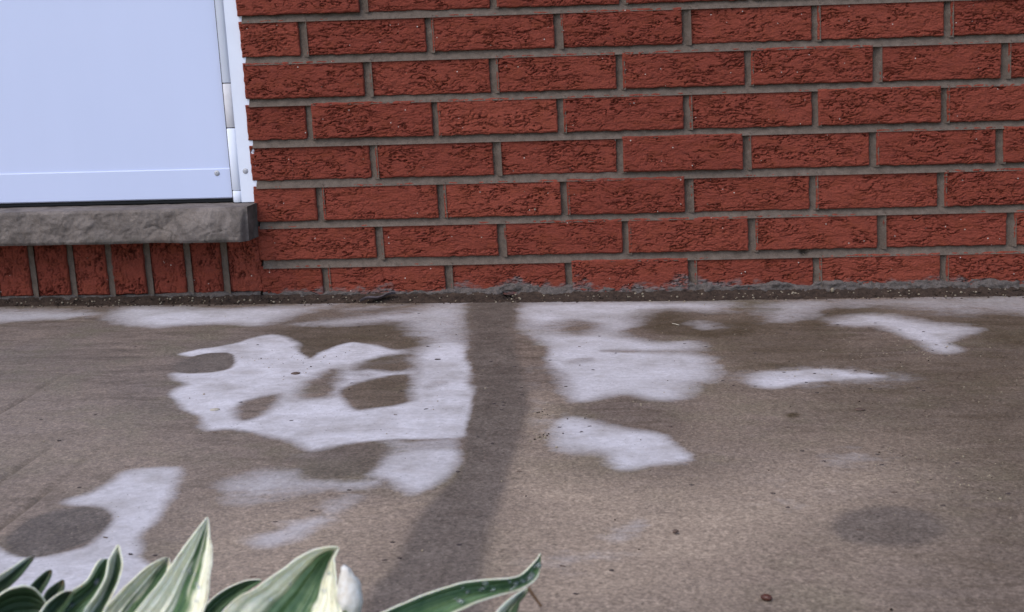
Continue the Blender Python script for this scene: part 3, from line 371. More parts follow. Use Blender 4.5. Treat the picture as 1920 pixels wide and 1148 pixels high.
def mat_concrete():
    t = NT('damp_concrete')
    dry, dark, brown, pale = t.attr('dry'), t.attr('dark'), t.attr('brown'), t.attr('pale')
    big = t.noise(6, 4, .6); med = t.noise(34, 5, .62); fine = t.noise(300, 3, .8); mid = t.noise(130, 4, .65)
    streak = t.noise(12, 6, .68, stretch=(1, 3.2, 1), dist=.8); blot = t.noise(17, 4, .6)
    damp = t.mix(t.rng(big, .35, .65), (.176, .138, .116), (.206, .157, .124))
    damp = t.mix(t.rng(streak, .44, .66), damp, (.108, .082, .063))
    damp = t.mix(t.rng(t.noise(9, 5, .7), .50, .66, 0, .75), damp, (.150, .126, .088))
    damp = t.mix(t.math('MULTIPLY', pale, t.rng(streak, .3, .62, .55, 1)), damp, (.366, .284, .218))
    damp = t.mix(t.math('MULTIPLY', brown, t.rng(med, .25, .6, .55, 1)), damp, (.074, .055, .033))  # brown damp patches, plus the painted fall-off of light on the right
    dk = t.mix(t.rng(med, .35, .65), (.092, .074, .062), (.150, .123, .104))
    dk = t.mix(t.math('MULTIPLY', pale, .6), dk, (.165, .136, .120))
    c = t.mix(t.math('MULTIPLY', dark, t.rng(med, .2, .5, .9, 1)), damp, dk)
    dcol = t.mix(t.rng(blot, .35, .68), (.62, .595, .63), (.40, .37, .37))
    dcol = t.mix(t.rng(streak, .5, .75, 0, .5), dcol, (.33, .29, .275))
    e = t.math('ADD', dry, t.math('MULTIPLY', t.math('SUBTRACT', med, .5), .42))
    e = t.math('ADD', e, t.math('MULTIPLY', t.math('SUBTRACT', mid, .5), .22))
    e = t.math('ADD', e, t.math('MULTIPLY', t.math('SUBTRACT', streak, .5), .75))
    e = t.math('ADD', e, t.math('MULTIPLY', t.math('SUBTRACT', blot, .5), .5))
    c = t.scale(c, t.rng(fine, .27, .73, .66, 1.34))
    for sc, lo, hi in ((520, .82, 1.18), (300, .86, 1.14)):
        vv = t.vor(sc); sp = t.N('ShaderNodeSeparateColor'); t.L(vv.outputs['Color'], sp.inputs[0]); c = t.scale(c, t.rng(sp.outputs[1], 0, 1, lo, hi))
    dd = t.math('MULTIPLY', t.rng(e, .16, .86), t.rng(dry, .02, .25))
    c = t.mix(dd, c, dcol)
    c = t.scale(c, t.rng(fine, .27, .73, .90, 1.10))
    c = t.scale(c, t.rng(mid, .25, .75, .88, 1.12))
    v = t.vor(240); spk = t.math('LESS_THAN', v.outputs['Distance'], .2)
    sep = t.N('ShaderNodeSeparateColor'); t.L(v.outputs['Color'], sep.inputs[0])
    pick = t.math('MULTIPLY', spk, t.math('GREATER_THAN', sep.outputs[0], .88))
    pickd = t.math('MULTIPLY', spk, t.math('LESS_THAN', sep.outputs[0], .10))
    c = t.mix(t.math('MULTIPLY', pick, .4), c, (.40, .34, .26))
    c = t.mix(t.math('MULTIPLY', pickd, .5), c, (.05, .04, .035))
    w = t.vor(130); sw = t.N('ShaderNodeSeparateColor'); t.L(w.outputs['Color'], sw.inputs[0])
    silt = t.math('MULTIPLY', t.math('MULTIPLY', t.math('LESS_THAN', w.outputs['Distance'], .20), t.math('GREATER_THAN', sw.outputs[2], .80)), t.rng(dark, .5, .8))
    c = t.mix(t.math('MULTIPLY', silt, .6), c, (.045, .034, .028))
    rough = t.rng(dd, 0, 1, .6, .9)
    h = t.math('ADD', t.math('MULTIPLY', fine, .6), t.math('MULTIPLY', mid, .8))
    t.bump(h, .0012, .5)
    return t.out(c, rough, .18)

def mat_brick():
    t = NT('rugged_red_brick')
    r = t.attr('tone'); sm = t.attr('smear')
    n1 = t.noise(22, 4, .6, stretch=(1, 1, 2.2)); n2 = t.noise(420, 3, .65); n3 = t.noise(70, 4, .6, stretch=(1, 1, 2.5))
    c = t.mix(t.rng(r, 0, 1), (.198, .044, .029), (.256, .061, .039))
    c = t.mix(t.rng(n1, .48, .72, 0, .5), c, (.175, .042, .018))
    c = t.mix(t.rng(n3, .5, .75, 0, .5), c, (.130, .036, .030))
    c = t.scale(c, t.rng(n2, .25, .75, .82, 1.18))
    c = t.mix(t.math('MULTIPLY', sm, t.rng(n3, .35, .6)), c, (.17, .145, .14))
    v = t.vor(160); sep = t.N('ShaderNodeSeparateColor'); t.L(v.outputs['Color'], sep.inputs[0])
    p = t.math('MULTIPLY', t.math('LESS_THAN', v.outputs['Distance'], .16), t.math('GREATER_THAN', sep.outputs[0], .965))
    c = t.mix(p, c, (.55, .5, .45))
    t.bump(t.math('ADD', t.math('MULTIPLY', n2, .6), t.math('MULTIPLY', t.noise(150, 5, .65, stretch=(1, 1, 2.2)), 2.2)), .0016, .8)
    return t.out(c, .88, .1)

def mat_mortar(name, a, b, bd=.001):
    t = NT(name); n = t.noise(90, 5, .65); f = t.noise(600, 2, .7)
    c = t.scale(t.mix(t.rng(n, .3, .7), a, b), t.rng(f, .25, .75, .75, 1.25))
    t.bump(t.math('ADD', f, n), bd, .8); return t.out(c, .92, .2)

def mat_plain(name, c, rough=.6, var=.12, scale=60, spec=.4, bump=0.0, c2=None):
    t = NT(name); n = t.noise(scale, 4, .6)
    cc = t.mix(t.rng(n, .35, .65), c, c2) if c2 else t.scale(c, t.rng(n, .3, .7, 1 - var, 1 + var))
    if bump: t.bump(t.noise(scale * 3, 4, .6), bump, .7)
    return t.out(cc, rough, spec)

def mat_door():
    t = NT('white_painted_aluminium'); n = t.noise(3, 3, .5); f = t.noise(900, 2, .5)
    c = t.mix(t.rng(n, .35, .65), (.59, .645, .86), (.61, .66, .875))
    st = t.noise(30, 3, .5, stretch=(1, 1, .15)); scuff = t.noise(9, 5, .7, dist=1.2)
    c = t.scale(c, t.rng(st, .35, .7, 1.006, .994))
    c = t.mix(t.rng(scuff, .70, .78, 0, .18), c, (.40, .38, .42))
    t.bump(f, .0002, .25); return t.out(c, .38, .35)

def mat_stone():
    t = NT('limestone'); a = t.noise(26, 5, .65, dist=.8); b = t.noise(8, 4, .6); f = t.noise(400, 3, .65)
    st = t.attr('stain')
    c = t.mix(t.rng(a, .35, .65), (.112, .092, .082), (.225, .188, .168)); c = t.mix(t.rng(b, .45, .65, 0, .5), c, (.135, .105, .085))
    c = t.scale(c, t.rng(f, .25, .75, .82, 1.18))
    c = t.mix(st, c, (.055, .052, .042))  # darker tone on the end face, underside and lower front
    t.bump(t.math('ADD', f, t.math('MULTIPLY', t.noise(110, 5, .65), 2)), .0016, .8); return t.out(c, .85, .3)

def mat_leaf():
    t = NT('variegated_leaf'); cr = t.attr('cream'); u = t.attr('across'); dk = t.attr('deep')
    wv = t.N('ShaderNodeMath', operation='SINE'); t.L(t.math('MULTIPLY', u, 34), wv.inputs[0])
    n = t.noise(120, 4, .6); n2 = t.noise(500, 2, .6)
    g = t.mix(t.rng(n, .35, .65), (.075, .150, .062), (.145, .230, .105))
    g = t.mix(t.math('MULTIPLY', t.rng(wv.outputs[0], .3, 1), .35), g, (.06, .12, .06))
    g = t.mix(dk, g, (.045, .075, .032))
    crm = t.mix(t.rng(n, .45, .8), (.88, .86, .68), (.80, .74, .48))
    c = t.mix(cr, g, crm)
    c = t.mix(t.math('MULTIPLY', t.attr('brown'), t.rng(n, .3, .55)), c, (.20, .09, .045))
    c = t.scale(c, t.rng(n2, .3, .7, .92, 1.08))
    t.bump(t.math('ADD', wv.outputs[0], n), .0008, .5)
    t.b.inputs['Subsurface Weight'].default_value = .25; t.b.inputs['Subsurface Radius'].default_value = (.004, .005, .002)
    return t.out(c, .42, .45)

CONC, BRICK = mat_concrete(), mat_brick()
MORT = mat_mortar('grey_mortar', (.092, .070, .056), (.155, .120, .098))
SMEAR = mat_mortar('splashed_mortar', (.085, .070, .063), (.165, .138, .127), .003)
DIRT = mat_mortar('wet_dirt', (.026, .017, .013), (.072, .048, .036), .002)
GRAIN = mat_plain('pale_grit', (.30, .25, .19), .7, .2, 900, .3, c2=(.19, .15, .10))
DOOR = mat_door()
WHITE = mat_plain('white_trim_paint', (.78, .81, .92), .55, .03, 20, .25)
ALU = mat_plain('dull_hinge_metal', (.66, .635, .66), .7, .06, 90, .2)
SCREW = mat_plain('screw_metal', (.42, .42, .45), .35, .1, 200, .6)
RUBBER = mat_plain('black_rubber', (.012, .012, .014), .6, .1, 100, .3)
STONE, LEAF = mat_stone(), mat_leaf()
STEM = mat_plain('leaf_stalk', (.13, .2, .07), .5, .2, 90)
PETAL = mat_plain('white_bud', (.86, .82, .77), .6, .05, 260, .3, .0008, c2=(.70, .62, .52))
TWIGM = mat_plain('brown_twig', (.16, .09, .05), .8, .2, 200)
CHIPS = [mat_plain('dark_litter', (.045, .032, .032), .8, .3, 500), mat_plain('brown_litter', (.10, .065, .05), .8, .3, 500)]
SEEDM = mat_plain('red_brown_seed', (.085, .028, .018), .35, .2, 300)
STRAWM = mat_plain('pale_straw', (.45, .40, .32), .7, .1, 300)
DEADL = mat_plain('dead_leaf', (.055, .042, .045), .7, .3, 120, .4, .001, c2=(.12, .10, .11))
SOIL = mat_mortar('garden_soil', (.035, .024, .017), (.075, .052, .038), .012)
LAWN = mat_mortar('lawn_ground', (.035, .06, .018), (.06, .09, .03), .01)
DROP = NT('water_drop'); DROP.b.inputs['Transmission Weight'].default_value = .9; DROP.b.inputs['IOR'].default_value = 1.33
DROP = DROP.out((.95, .97, 1.0), .02, .5)

# ================================================================ GROUND AND PORCH SLAB
SLAB_Y = -1.345
def floor_h(x, y):
    x, y = np.asarray(x, float), np.asarray(y, float)
    return floor_z(x) + .0008 * fbm(x * 5, y * 5, 21) + .0003 * fbm(x * 60, y * 40, 23)
def smooth_poly(P, k=6):
    P = np.array(P); n = len(P); out = []
    for i in range(n):
        a, b, c, d = P[i - 1], P[i], P[(i + 1) % n], P[(i + 2) % n]
        for j in range(k):
            t = j / k
            out.append(.5 * ((2 * b) + (c - a) * t + (2 * a - 5 * b + 4 * c - d) * t * t + (3 * b - a - 3 * c + d) * t ** 3))
    return np.array(out)
def sdf(X, Y, P):
    d = np.full(X.shape, 1e9); ins = np.zeros(X.shape, bool); n = len(P)
    for i in range(n):
        ax, ay = P[i]; bx, by = P[(i + 1) % n]; ex, ey = bx - ax, by - ay
        t = np.clip(((X - ax) * ex + (Y - ay) * ey) / (ex * ex + ey * ey + 1e-12), 0, 1)
        d = np.minimum(d, (X - ax - t * ex) ** 2 + (Y - ay - t * ey) ** 2)
        cr = (ay > Y) != (by > Y)
        ins ^= cr & (X < (bx - ax) * (Y - ay) / (by - ay + 1e-12) + ax)
    return np.where(ins, -1, 1) * np.sqrt(d)
def axis(a, b, fa, fb, fine, coarse):
    L = list(np.arange(fa, fb, fine)) + [fb]
    lo = list(np.arange(a, fa, coarse)); hi = list(np.arange(fb + coarse, b, coarse)) + [b]
    return np.array(lo + L + hi)
def porch():
    xs = axis(-3.2, 4.2, -.68, 1.35, .0045, .1); ys = axis(SLAB_Y, .05, -1.30, .05, .0045, .02)
    X, Y = np.meshgrid(xs, ys, indexing='ij')
    wx = X + .009 * fbm(X * 15, Y * 11, 3, 4, .55); wy = Y + .009 * fbm(X * 15, Y * 15, 5, 4, .55)
    def field(L, soft=1.0):
        f = np.zeros(X.shape)
        for P, s, v in L:
            P = smooth_poly(P); x0, y0 = P.min(0) - .1 - 2 * s; x1, y1 = P.max(0) + .1 + 2 * s
            m = (X > x0) & (X < x1) & (Y > y0) & (Y < y1)
            if not m.any(): continue
            s = s * soft * (1 + .7 * fbm(X[m] * 7, Y[m] * 7, 55, 2)) * (1 + 1.7 * sstep(-.45, -.05, Y[m])) + .001
            f[m] = np.maximum(f[m], v * sstep(s, -s, sdf(wx[m], wy[m], P)))
        return f
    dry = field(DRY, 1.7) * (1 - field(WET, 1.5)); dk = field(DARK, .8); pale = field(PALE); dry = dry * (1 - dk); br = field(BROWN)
    Z = floor_h(X, Y)
    for x0, x1_, ya, yb in ((-.041, -.044, -1.3, -.80), (-.094, -.101, -1.3, -.78), (-.206, -.213, -1.2, -.45)):   # tooled lines in the slab
        xc = x0 + (x1_ - x0) * (Y + 1.08) / .25 + .0015 * fbm(Y * 9, Y * 0, 31)
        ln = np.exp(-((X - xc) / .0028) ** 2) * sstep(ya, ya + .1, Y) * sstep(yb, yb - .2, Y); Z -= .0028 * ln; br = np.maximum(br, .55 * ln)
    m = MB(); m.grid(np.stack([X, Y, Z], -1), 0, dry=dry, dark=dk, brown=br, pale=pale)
    # rounded nosing and front face of the slab
    xe = np.linspace(-3.2, 4.2, 80); prof = [(0, 0), (-.006, -.002), (-.010, -.007), (-.011, -.015), (-.011, -.2)]
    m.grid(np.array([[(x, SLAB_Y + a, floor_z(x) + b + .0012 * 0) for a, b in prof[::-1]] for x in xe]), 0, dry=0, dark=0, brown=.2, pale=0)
    return tag(m.build('porch_floor', CONC), kind='structure')
porch()
m = MB(); g = 400
m.grid(np.array([[(x, y, -.245) for y in (-g, -60, -8, -3, SLAB_Y + .02)] for x in (-g, -60, -8, -3, 0, 3, 8, 60, g)]))
tag(m.build('ground', LAWN), kind='structure')
xs = np.arange(-1.6, 2.4, .02); ys = np.arange(-2.0, SLAB_Y + .011, .02); X, Y = np.meshgrid(xs, ys, indexing='ij')
m = MB(); m.grid(np.stack([X, Y, -.222 + .022 * fbm(X * 9, Y * 9, 41) * sstep(-2.0, -1.8, Y)], -1)); tag(m.build('soil', SOIL), kind='structure')

# ================================================================ HOUSE
house = tag(empty('brick_house', (0.5, .05, floor_z(.5))), 'red brick house front with white storm door on a rough stone sill', 'house')
H = 0.0677; HB = .0048            # course height, half a bed joint
LEAN = -.030
def brick_relief(u, v, L, Hh, seed, vert=False):
    """outward relief (m) of a bark textured brick face; u along the length, v up"""
    a = fbm(u / .040, v / .013, seed, 4, .55); b = fbm(u / .011, v / .006, seed + 31, 3)
    amp = .25 + .75 * sstep(-.40, .20, fbm(u / .045 + 3, v / .020, seed + 57, 2))
    h = 0
    for per, wa, wt, sd in ((.0092, 2.3, 1.0, 77), (.0061, 2.0, .62, 97)):
        ph = v / per + wa * a + .75 * b + sd * .37
        k = np.floor(ph); fr = ph - k
        cut = sstep(-.30, .15, vnoise(u / .0150 + 5.1 * k, k * 7.7, seed + sd))    # each ledge comes and goes along its length
        ledge = np.where(fr < .24, -np.sin(np.pi * np.clip(fr / .24, 0, 1)) ** .7, 0) * cut * amp     # a deep crease under every ledge
        h = h + wt * (.0043 * ledge + .0009 * (fr - .5) * amp * cut)
    h = h + .0011 * a + .0004 * b
    rr = np.abs(fbm(u / .022 + 11, v / .009, seed + 91, 3))
    h -= .0022 * sstep(.07, .0, rr) * sstep(-.1, .3, fbm(u / .04, v / .03, seed + 13, 2))
    e = np.minimum(np.minimum(u, L - u) + .0012 * b, np.minimum(v, Hh - v) + .0011 * vnoise(u / .008, v / .05, seed + 5))
    h = h * sstep(0, .0035, e) - .0026 * (1 - sstep(-.0006, .0026, e)) ** 2
    return h
def add_brick(m, x0, x1, z0, z1, seed, step, tone, smear_fn=None, lean=LEAN, vert=False):
    L, Hh = x1 - x0, z1 - z0
    nx, nz = max(3, int(L / step)), max(3, int(Hh / (step * (.8 if not vert else 1))))
    u = np.linspace(0, L, nx); v = np.linspace(0, Hh, nz); U, V = np.meshgrid(u, v, indexing='ij')
    h = brick_relief(V, U, Hh, L, seed) * 1.7 if vert else brick_relief(U, V, L, Hh, seed)
    tilt = RNG.normal(0, .0012) + RNG.normal(0, .006) * (U - L / 2) + RNG.normal(0, .014) * (V - Hh / 2)
    jx = .0006 * vnoise(V / .008, U * 0, seed + 3) * ((U < .002) | (U > L - .002)); jz = .0007 * vnoise(U / .01, V * 0, seed + 4) * ((V < .002) | (V > Hh - .002))
    X, Z, Y = x0 + U + jx, z0 + V + jz, -h + tilt
    X = X + lean * (Z - (z0 + z1) / 2)
    P = np.stack([X, Y, Z], -1)
    # skirt back into the wall
    P = np.pad(P, ((1, 1), (1, 1), (0, 0)), mode='edge'); P[0, :, 1] = P[-1, :, 1] = .02; P[:, 0, 1] = P[:, -1, 1] = .02
    sm = np.zeros(P.shape[:2]) if smear_fn is None else smear_fn(P[..., 0], P[..., 2])
    m.grid(P, 0, tone=tone, smear=sm)
def smear(X, Z):
    top = -.050 + .016 * fbm(X * 18, X * 0, 61) + .016 * np.exp(-((X - .33) / .09) ** 2) + .010 * np.exp(-((X - .66) / .10) ** 2)
    e = top - Z + .012 * fbm(X * 60, Z * 110, 63)
    return sstep(-.004, .006, e)
PIT = 0.2062
def edge_at(z): return -.1005 - .026 * (z - .1)
WALL_L = -.098
XR, NTOP = 2.6, 24
m = MB(); BED = []
rows = {}
for a in range(-NTOP, 8):
    js = list(ROWS.get(a, [j + .002 * random.uniform(-1, 1) for j in ([-.009 + PIT * k for k in range(0, 6)] if a % 2 else [.092 + PIT * k for k in range(0, 6)])]))
    while js[-1] < XR: js.append(js[-1] + PIT + random.uniform(-.002, .002))
    rows[a] = js
    z0, z1 = (6 - a) * H + HB, (7 - a) * H - HB
    z0 += .0022 * (a == 6) + random.uniform(-.0012, .0010)
    fine_row = a >= 0
    zc = (z0 + z1) / 2
    xs = [edge_at(zc) - .0125 + random.uniform(-.0015, .0015)] + js
    for i in range(len(xs) - 1):
        g0 = .0053 + random.uniform(-.0009, .0009); g1 = .0053 + random.uniform(-.0009, .0009)
        x0 = xs[i] + (g0 if i else 0.0075); x1 = xs[i + 1] - g1
        step = .0012 if (fine_row and x0 < 1.22) else .007
        add_brick(m, x0, x1, max(z0, -.0625) if a == 7 else z0, z1, 1000 + a * 37 + i, step, np.clip(random.gauss(.5, .22), 0, 1), smear if a == 7 else None)
# mortar: bed joints and perpends, concave, tooled a little deeper at the top
def recess(s): return .0042 + .0034 * s - .0010 * s * s        # s in -1..1 across the joint: raked deeper under the upper (left) brick
HOLES = [(.8089, .0005, .005)]
for a in range(-NTOP, 7):
    zc = (6 - a) * H; fine_row = a >= 0
    x = np.arange(edge_at(zc) + .0005, XR, .004 if fine_row else .02); s = np.linspace(-1.25, 1.25, 9)
    Xg, Sg = np.meshgrid(x, s, indexing='ij'); Zg = zc + Sg * .0066
    Y = recess(Sg) + .0014 * fbm(Xg * 90, Zg * 200, 70 + a) + .0008 * fbm(Xg * 12, Zg * 0, 71 + a)
    for hx, hz, hr in HOLES: Y += .02 * np.exp(-(((Xg - hx) / hr) ** 2 + ((Zg - hz) / .004) ** 2))
    m.grid(np.stack([Xg, Y, Zg], -1), 1)
for a in range(-NTOP, 8):
    z = np.linspace((6 - a) * H + .003, (7 - a) * H - .003, 18 if a >= 0 else 4); s = np.linspace(-1.4, 1.4, 9)
    for i, jx in enumerate(rows[a][:-1] if rows[a][-1] > XR else rows[a]):
        Zg, Sg = np.meshgrid(z, s, indexing='ij'); Xg = jx + Sg * .0066 + LEAN * (Zg - z.mean())
        Y = recess(-Sg) + .0016 + .0009 * fbm(Xg * 200, Zg * 70, 170 + a + i)
        m.grid(np.stack([Xg, Y, Zg], -1), 1, flip=True)
for a in range(-NTOP, 8):                                # the wall goes on left of the door
    z0, z1 = (6 - a) * H + HB, (7 - a) * H - HB; x = -1.088; i = 0; L = .095 if a % 2 else .196
    while x > -2.6:
        add_brick(m, x - L, x, max(z0, -.055) if a == 7 else z0, z1, 7000 + a * 37 + i, .005, np.clip(random.gauss(.5, .22), 0, 1), None, 0); x -= L + .0106; L = .196; i += 1
    xx = np.linspace(-2.6, -1.092, 60); ss = np.linspace(-1.25, 1.25, 7); Xg, Sg = np.meshgrid(xx, ss, indexing='ij')
    m.grid(np.stack([Xg, recess(Sg), (6 - a) * H + Sg * .0066], -1), 1)
m.box(-2.6, -1.092, .0075, .11, -.09, (7 + NTOP) * H, 1)
m.box(WALL_L + .012, XR, .0135, .11, -.09, (7 + NTOP) * H, 1)
# pale grit in the mortar joints
for k in range(420):
    a = random.randint(0, 6); x = random.uniform(-.09, 1.25); r = random.uniform(.0005, .0013)
    z = (6 - a) * H - random.uniform(.001, .007)
    m.add(ICO0[0] * r + np.array((x, .0055, z)), ICO0[1], 2)
# paint flecks and specks on the bricks
for k in range(60):
    x = random.uniform(-.09, 1.2); z = random.uniform(-.05, .44); r = random.uniform(.0004, .0009)
    m.add(ICO0[0] * r + np.array((x, -.0008, z)), ICO0[1], 2)
m.add(ICO0[0] * np.array((.0016, .001, .0022)) + np.array((.3654, -.0015, .0819)), ICO0[1], 2)
wall = m.build('brick_wall', [BRICK, MORT, GRAIN], house)
wall['label'] = 'rugged dark red brick wall with grey mortar joints'
# splashed mortar along the foot of the wall
def foot(x0, x1, top, seed, name, label):
    x = np.arange(x0, x1, .0022); s = np.linspace(0, 1, 22); Xg, Sg = np.meshgrid(x, s, indexing='ij')
    zt = top(Xg); zb = floor_z(Xg) - .004; Zg = zt + (zb - zt) * Sg
    lump = 1.6 * fbm(Xg * 60, Zg * 85, seed, 5, .65); r2 = fbm(Xg * 160, Zg * 190, seed + 7, 3)
    Y = -.0005 - .010 * Sg ** 1.2 - .0048 * lump * sstep(0, .25, Sg) - .0016 * r2 + .008 * (1 - sstep(0, .16, Sg))
    Y += .030 * np.exp(-(((Xg - .319) / .011) ** 2 + ((Zg + .0635) / .0060) ** 2)) * (seed == 201)
    mm = MB(); mm.grid(np.stack([Xg, Y, Zg], -1), 0)
    o = mm.build(name, SMEAR, house)
    return o
foot(-.1005, 2.6, lambda x: -.0495 + .0090 * fbm(x * 26, x * 0, 210, 4, .65) + .007 * np.exp(-((x - .33) / .06) ** 2) + .005 * np.exp(-((x - .64) / .05) ** 2), 201, 'mortar_foot', '')
foot(-2.6, -.1035, lambda x: -.0455 + .003 * fbm(x * 40, x * 0, 212), 203, 'mortar_foot', '')
# soldier course under the sill
m = MB(); sx = [-.4986, -.4305, -.3637, -.2971, -.2279, -.1644]
sx = [sx[0] - .068 * k for k in range(9, 0, -1)] + sx + [-.1005]
for i in range(len(sx) - 1):
    add_brick(m, sx[i] + .0055, sx[i + 1] - (.0055 if i < len(sx) - 2 else .0022), -.0475, .056, 5000 + i, .0012, np.clip(random.gauss(.4, .3), 0, 1), None, -.03, True)
for i in range(1, len(sx) - 1):
    z = np.linspace(-.05, .06, 22); s = np.linspace(-1.3, 1.3, 9); Zg, Sg = np.meshgrid(z, s, indexing='ij'); Xg = sx[i] + Sg * .0062 - .03 * (Zg - .003)
    m.grid(np.stack([Xg, recess(-Sg) - .001 + .0009 * fbm(Xg * 200, Zg * 70, 300 + i), Zg], -1), 1, flip=True)
m.box(sx[0], WALL_L + .010, .0125, .11, -.09, .0475, 1)
o = m.build('soldier_course', [BRICK, MORT], house); o['label'] = 'upright bricks under the stone sill'
# stone sill, split face
def sill():
    mm = MB(); x0, x1 = -1.2, -.1028; zt, zb, yf = .1026, .0472, -.064
    x = np.arange(x0, x1 + .001, .002); v = np.linspace(0, 1, 30); Xg, Vg = np.meshgrid(x, v, indexing='ij')
    # facets: tilted chips
    rs = np.random.default_rng(77); best = np.full(Xg.shape, -9.0)
    for k in range(130):                                     # chipped facets: upper envelope of tilted planes
        px, pv = rs.uniform(-1.22, -.09), rs.uniform(-.1, 1.1); dx, dv = (Xg - px) / .055, (Vg - pv) / .55
        hgt = rs.uniform(-.004, .004) + rs.normal(0, .0045) * dx + rs.normal(0, .0035) * dv - .0050 * (dx * dx + dv * dv)
        best = np.maximum(best, hgt)
    face = np.clip(best, -.010, .012) * 1.35 + +.0028 * fbm(Xg * 60, Vg * 3.5, 405, 5, .62) + .0012 * fbm(Xg * 200, Vg * 12, 406, 3)
    face -= .0030 * sstep(.03, 0, np.abs(fbm(Xg * 11 + 4, Vg * .9, 409, 3))) * sstep(.0, .3, fbm(Xg * 8, Vg, 410))
    face -= .004 * (1 - sstep(0, .08, Vg)) + .004 * (1 - sstep(0, .07, 1 - Vg))
    edge = sstep(0, .008, x1 - Xg)
    face = face * edge - .003 * (1 - edge)
    Zg = zb + (zt - zb) * Vg + .0010 * fbm(Xg * 40, Vg, 404) * (Vg > .9)
    P = np.stack([Xg, yf - face, Zg], -1)
    mm.grid(P, 0, stain=.5 * sstep(.3, .0, Vg) * sstep(-.05, .3, fbm(Xg * 20, Vg, 444)))
    n = 30; yb = .075
    q = np.linspace(0, 1, n)[None, :, None]
    top = P[:, -1][:, None]; back = top.copy(); back[..., 1] = yb; back[..., 2] = zt + .0022
    T = top * (1 - q) + back * q; T[..., 2] += .0007 * fbm(T[..., 0] * 50, T[..., 1] * 50, 421) * (q[..., 0] > 0)
    mm.grid(T, 0, stain=0)
    bot = P[:, 0][:, None]; bb = bot.copy(); bb[..., 1] = -.001; qb = np.linspace(0, 1, 4)[None, :, None]
    mm.grid(bot * (1 - qb) + bb * qb, 0, True, stain=.4)
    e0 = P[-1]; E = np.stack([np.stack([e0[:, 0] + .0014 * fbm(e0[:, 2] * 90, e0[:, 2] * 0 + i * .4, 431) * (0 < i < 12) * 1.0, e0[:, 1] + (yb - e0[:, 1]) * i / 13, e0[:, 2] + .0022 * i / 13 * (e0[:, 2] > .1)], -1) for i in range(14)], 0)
    mm.grid(E, 0, False, stain=np.clip(.6 + .6 * fbm(E[..., 1] * 60, E[..., 2] * 60, 433), 0, 1))  # end face unevenly darker than the front
    o = mm.build('stone_sill', STONE, house); o['label'] = 'thick grey rough faced stone sill under the door'
    return o
sill()
# ---------------- storm door
def lx(x): return x
DL = -.027
m = MB(); m.box(-1.02, -.1405, .0120, .044, .1115, 2.05, 0, DL, .0015)
door = m.build('storm_door', DOOR, house, smooth=False); door['label'] = 'white metal storm door'
m = MB(); m.box(-1.019, -.1412, .0098, .0125, .1125, .1622, 0, DL, .0012); kick = m.build('kick_panel', DOOR, door, smooth=False)
m = MB(); m.box(-1.019, -.1400, .016, .040, .1052, .1112, 0, DL, .0008); m.build('door_sweep', RUBBER, door, smooth=False)
def screw(x, y, z, par, r=.0036):
    bm = bmesh.new(); bmesh.ops.create_uvsphere(bm, u_segments=20, v_segments=10, radius=r)
    for v in bm.verts: v.co.z *= .5
    for v in [v for v in bm.verts if abs(v.co.x) < r * .16 and abs(v.co.y) < r * .55 and v.co.z > 0]: v.co.z -= r * .28
    bm.verts.ensure_lookup_table()
    V = np.array([v.co[:] for v in bm.verts]); F3 = [[v.index for v in f.verts] for f in bm.faces]; bm.free()
    V = np.stack([V[:, 0], -V[:, 2], V[:, 1]], -1) + np.array((x, y, z))
    mm = MB(); mm.add(V, [f for f in F3 if len(f) == 4], 0); mm.add(V, [f for f in F3 if len(f) == 3], 0)
    # washer ring
    a = np.linspace(0, 2 * math.pi, 21); mm.grid(np.array([[(x + q * math.cos(t), y + w, z + q * math.sin(t)) for q, w in ((r * 1.35, .0006), (r * 1.2, -.0003), (r * .8, -.0004))] for t in a]), 0)
    return mm.build('screw', SCREW, par)
screw(-.1686, .0094, .1544, kick); screw(-.90, .0094, .1544, kick)
# frame: flat jamb, hinge rail bead, hinge knuckles
m = MB()
m.box(-.1290, -.0990, .0055, .10, .1045, 2.1, 0, DL, .0008)
fr = m.build('door_frame', WHITE, house, smooth=False)
screw(-.1188, .0050, .1571, fr); 
m = MB()
def bead(z0, z1, r=.0072, xc=-.1355, yc=.0062, mat=0):
    a = np.linspace(math.pi * 1.02, math.pi * 2.0, 14); zz = np.array([z0, z0 + .0008, z1 - .0008, z1]); rr = np.array([r * .8, r, r, r * .8])
    P = np.array([[(xc + q * math.cos(t) + DL * (z - .1), yc + q * math.sin(t) * .45, z) for t in a] for z, q in zip(zz, rr)])
    m.grid(P, mat, True)
    # end caps
    for k, fl in ((0, False), (-1, True)):
        c = P[k].mean(0); V = np.vstack([P[k], [(c[0], yc, c[2])]]); n = len(P[k]); F = [(i, i + 1, n) if not fl else (i + 1, i, n) for i in range(n - 1)]; m.add(V, F, mat)
bead(.1050, .1245, .0069); bead(.1252, .2285); bead(.3035, 2.06)
m.build('hinge_rail', WHITE, fr)
m = MB(); bead(.2300, .3020, .0070); hk = m.build('hinge', ALU, fr); hk['label'] = 'bare metal hinge knuckle'
m = MB(); m.box(-.1436, -.1280, .006, .03, .1046, 2.06, 0, DL); m.build('weather_strip', RUBBER, fr, smooth=False)
m = MB(); m.box(-1.08, -1.022, .0055, .10, .1045, 2.1, 0, DL, .0008); m.build('door_frame', WHITE, house, smooth=False)

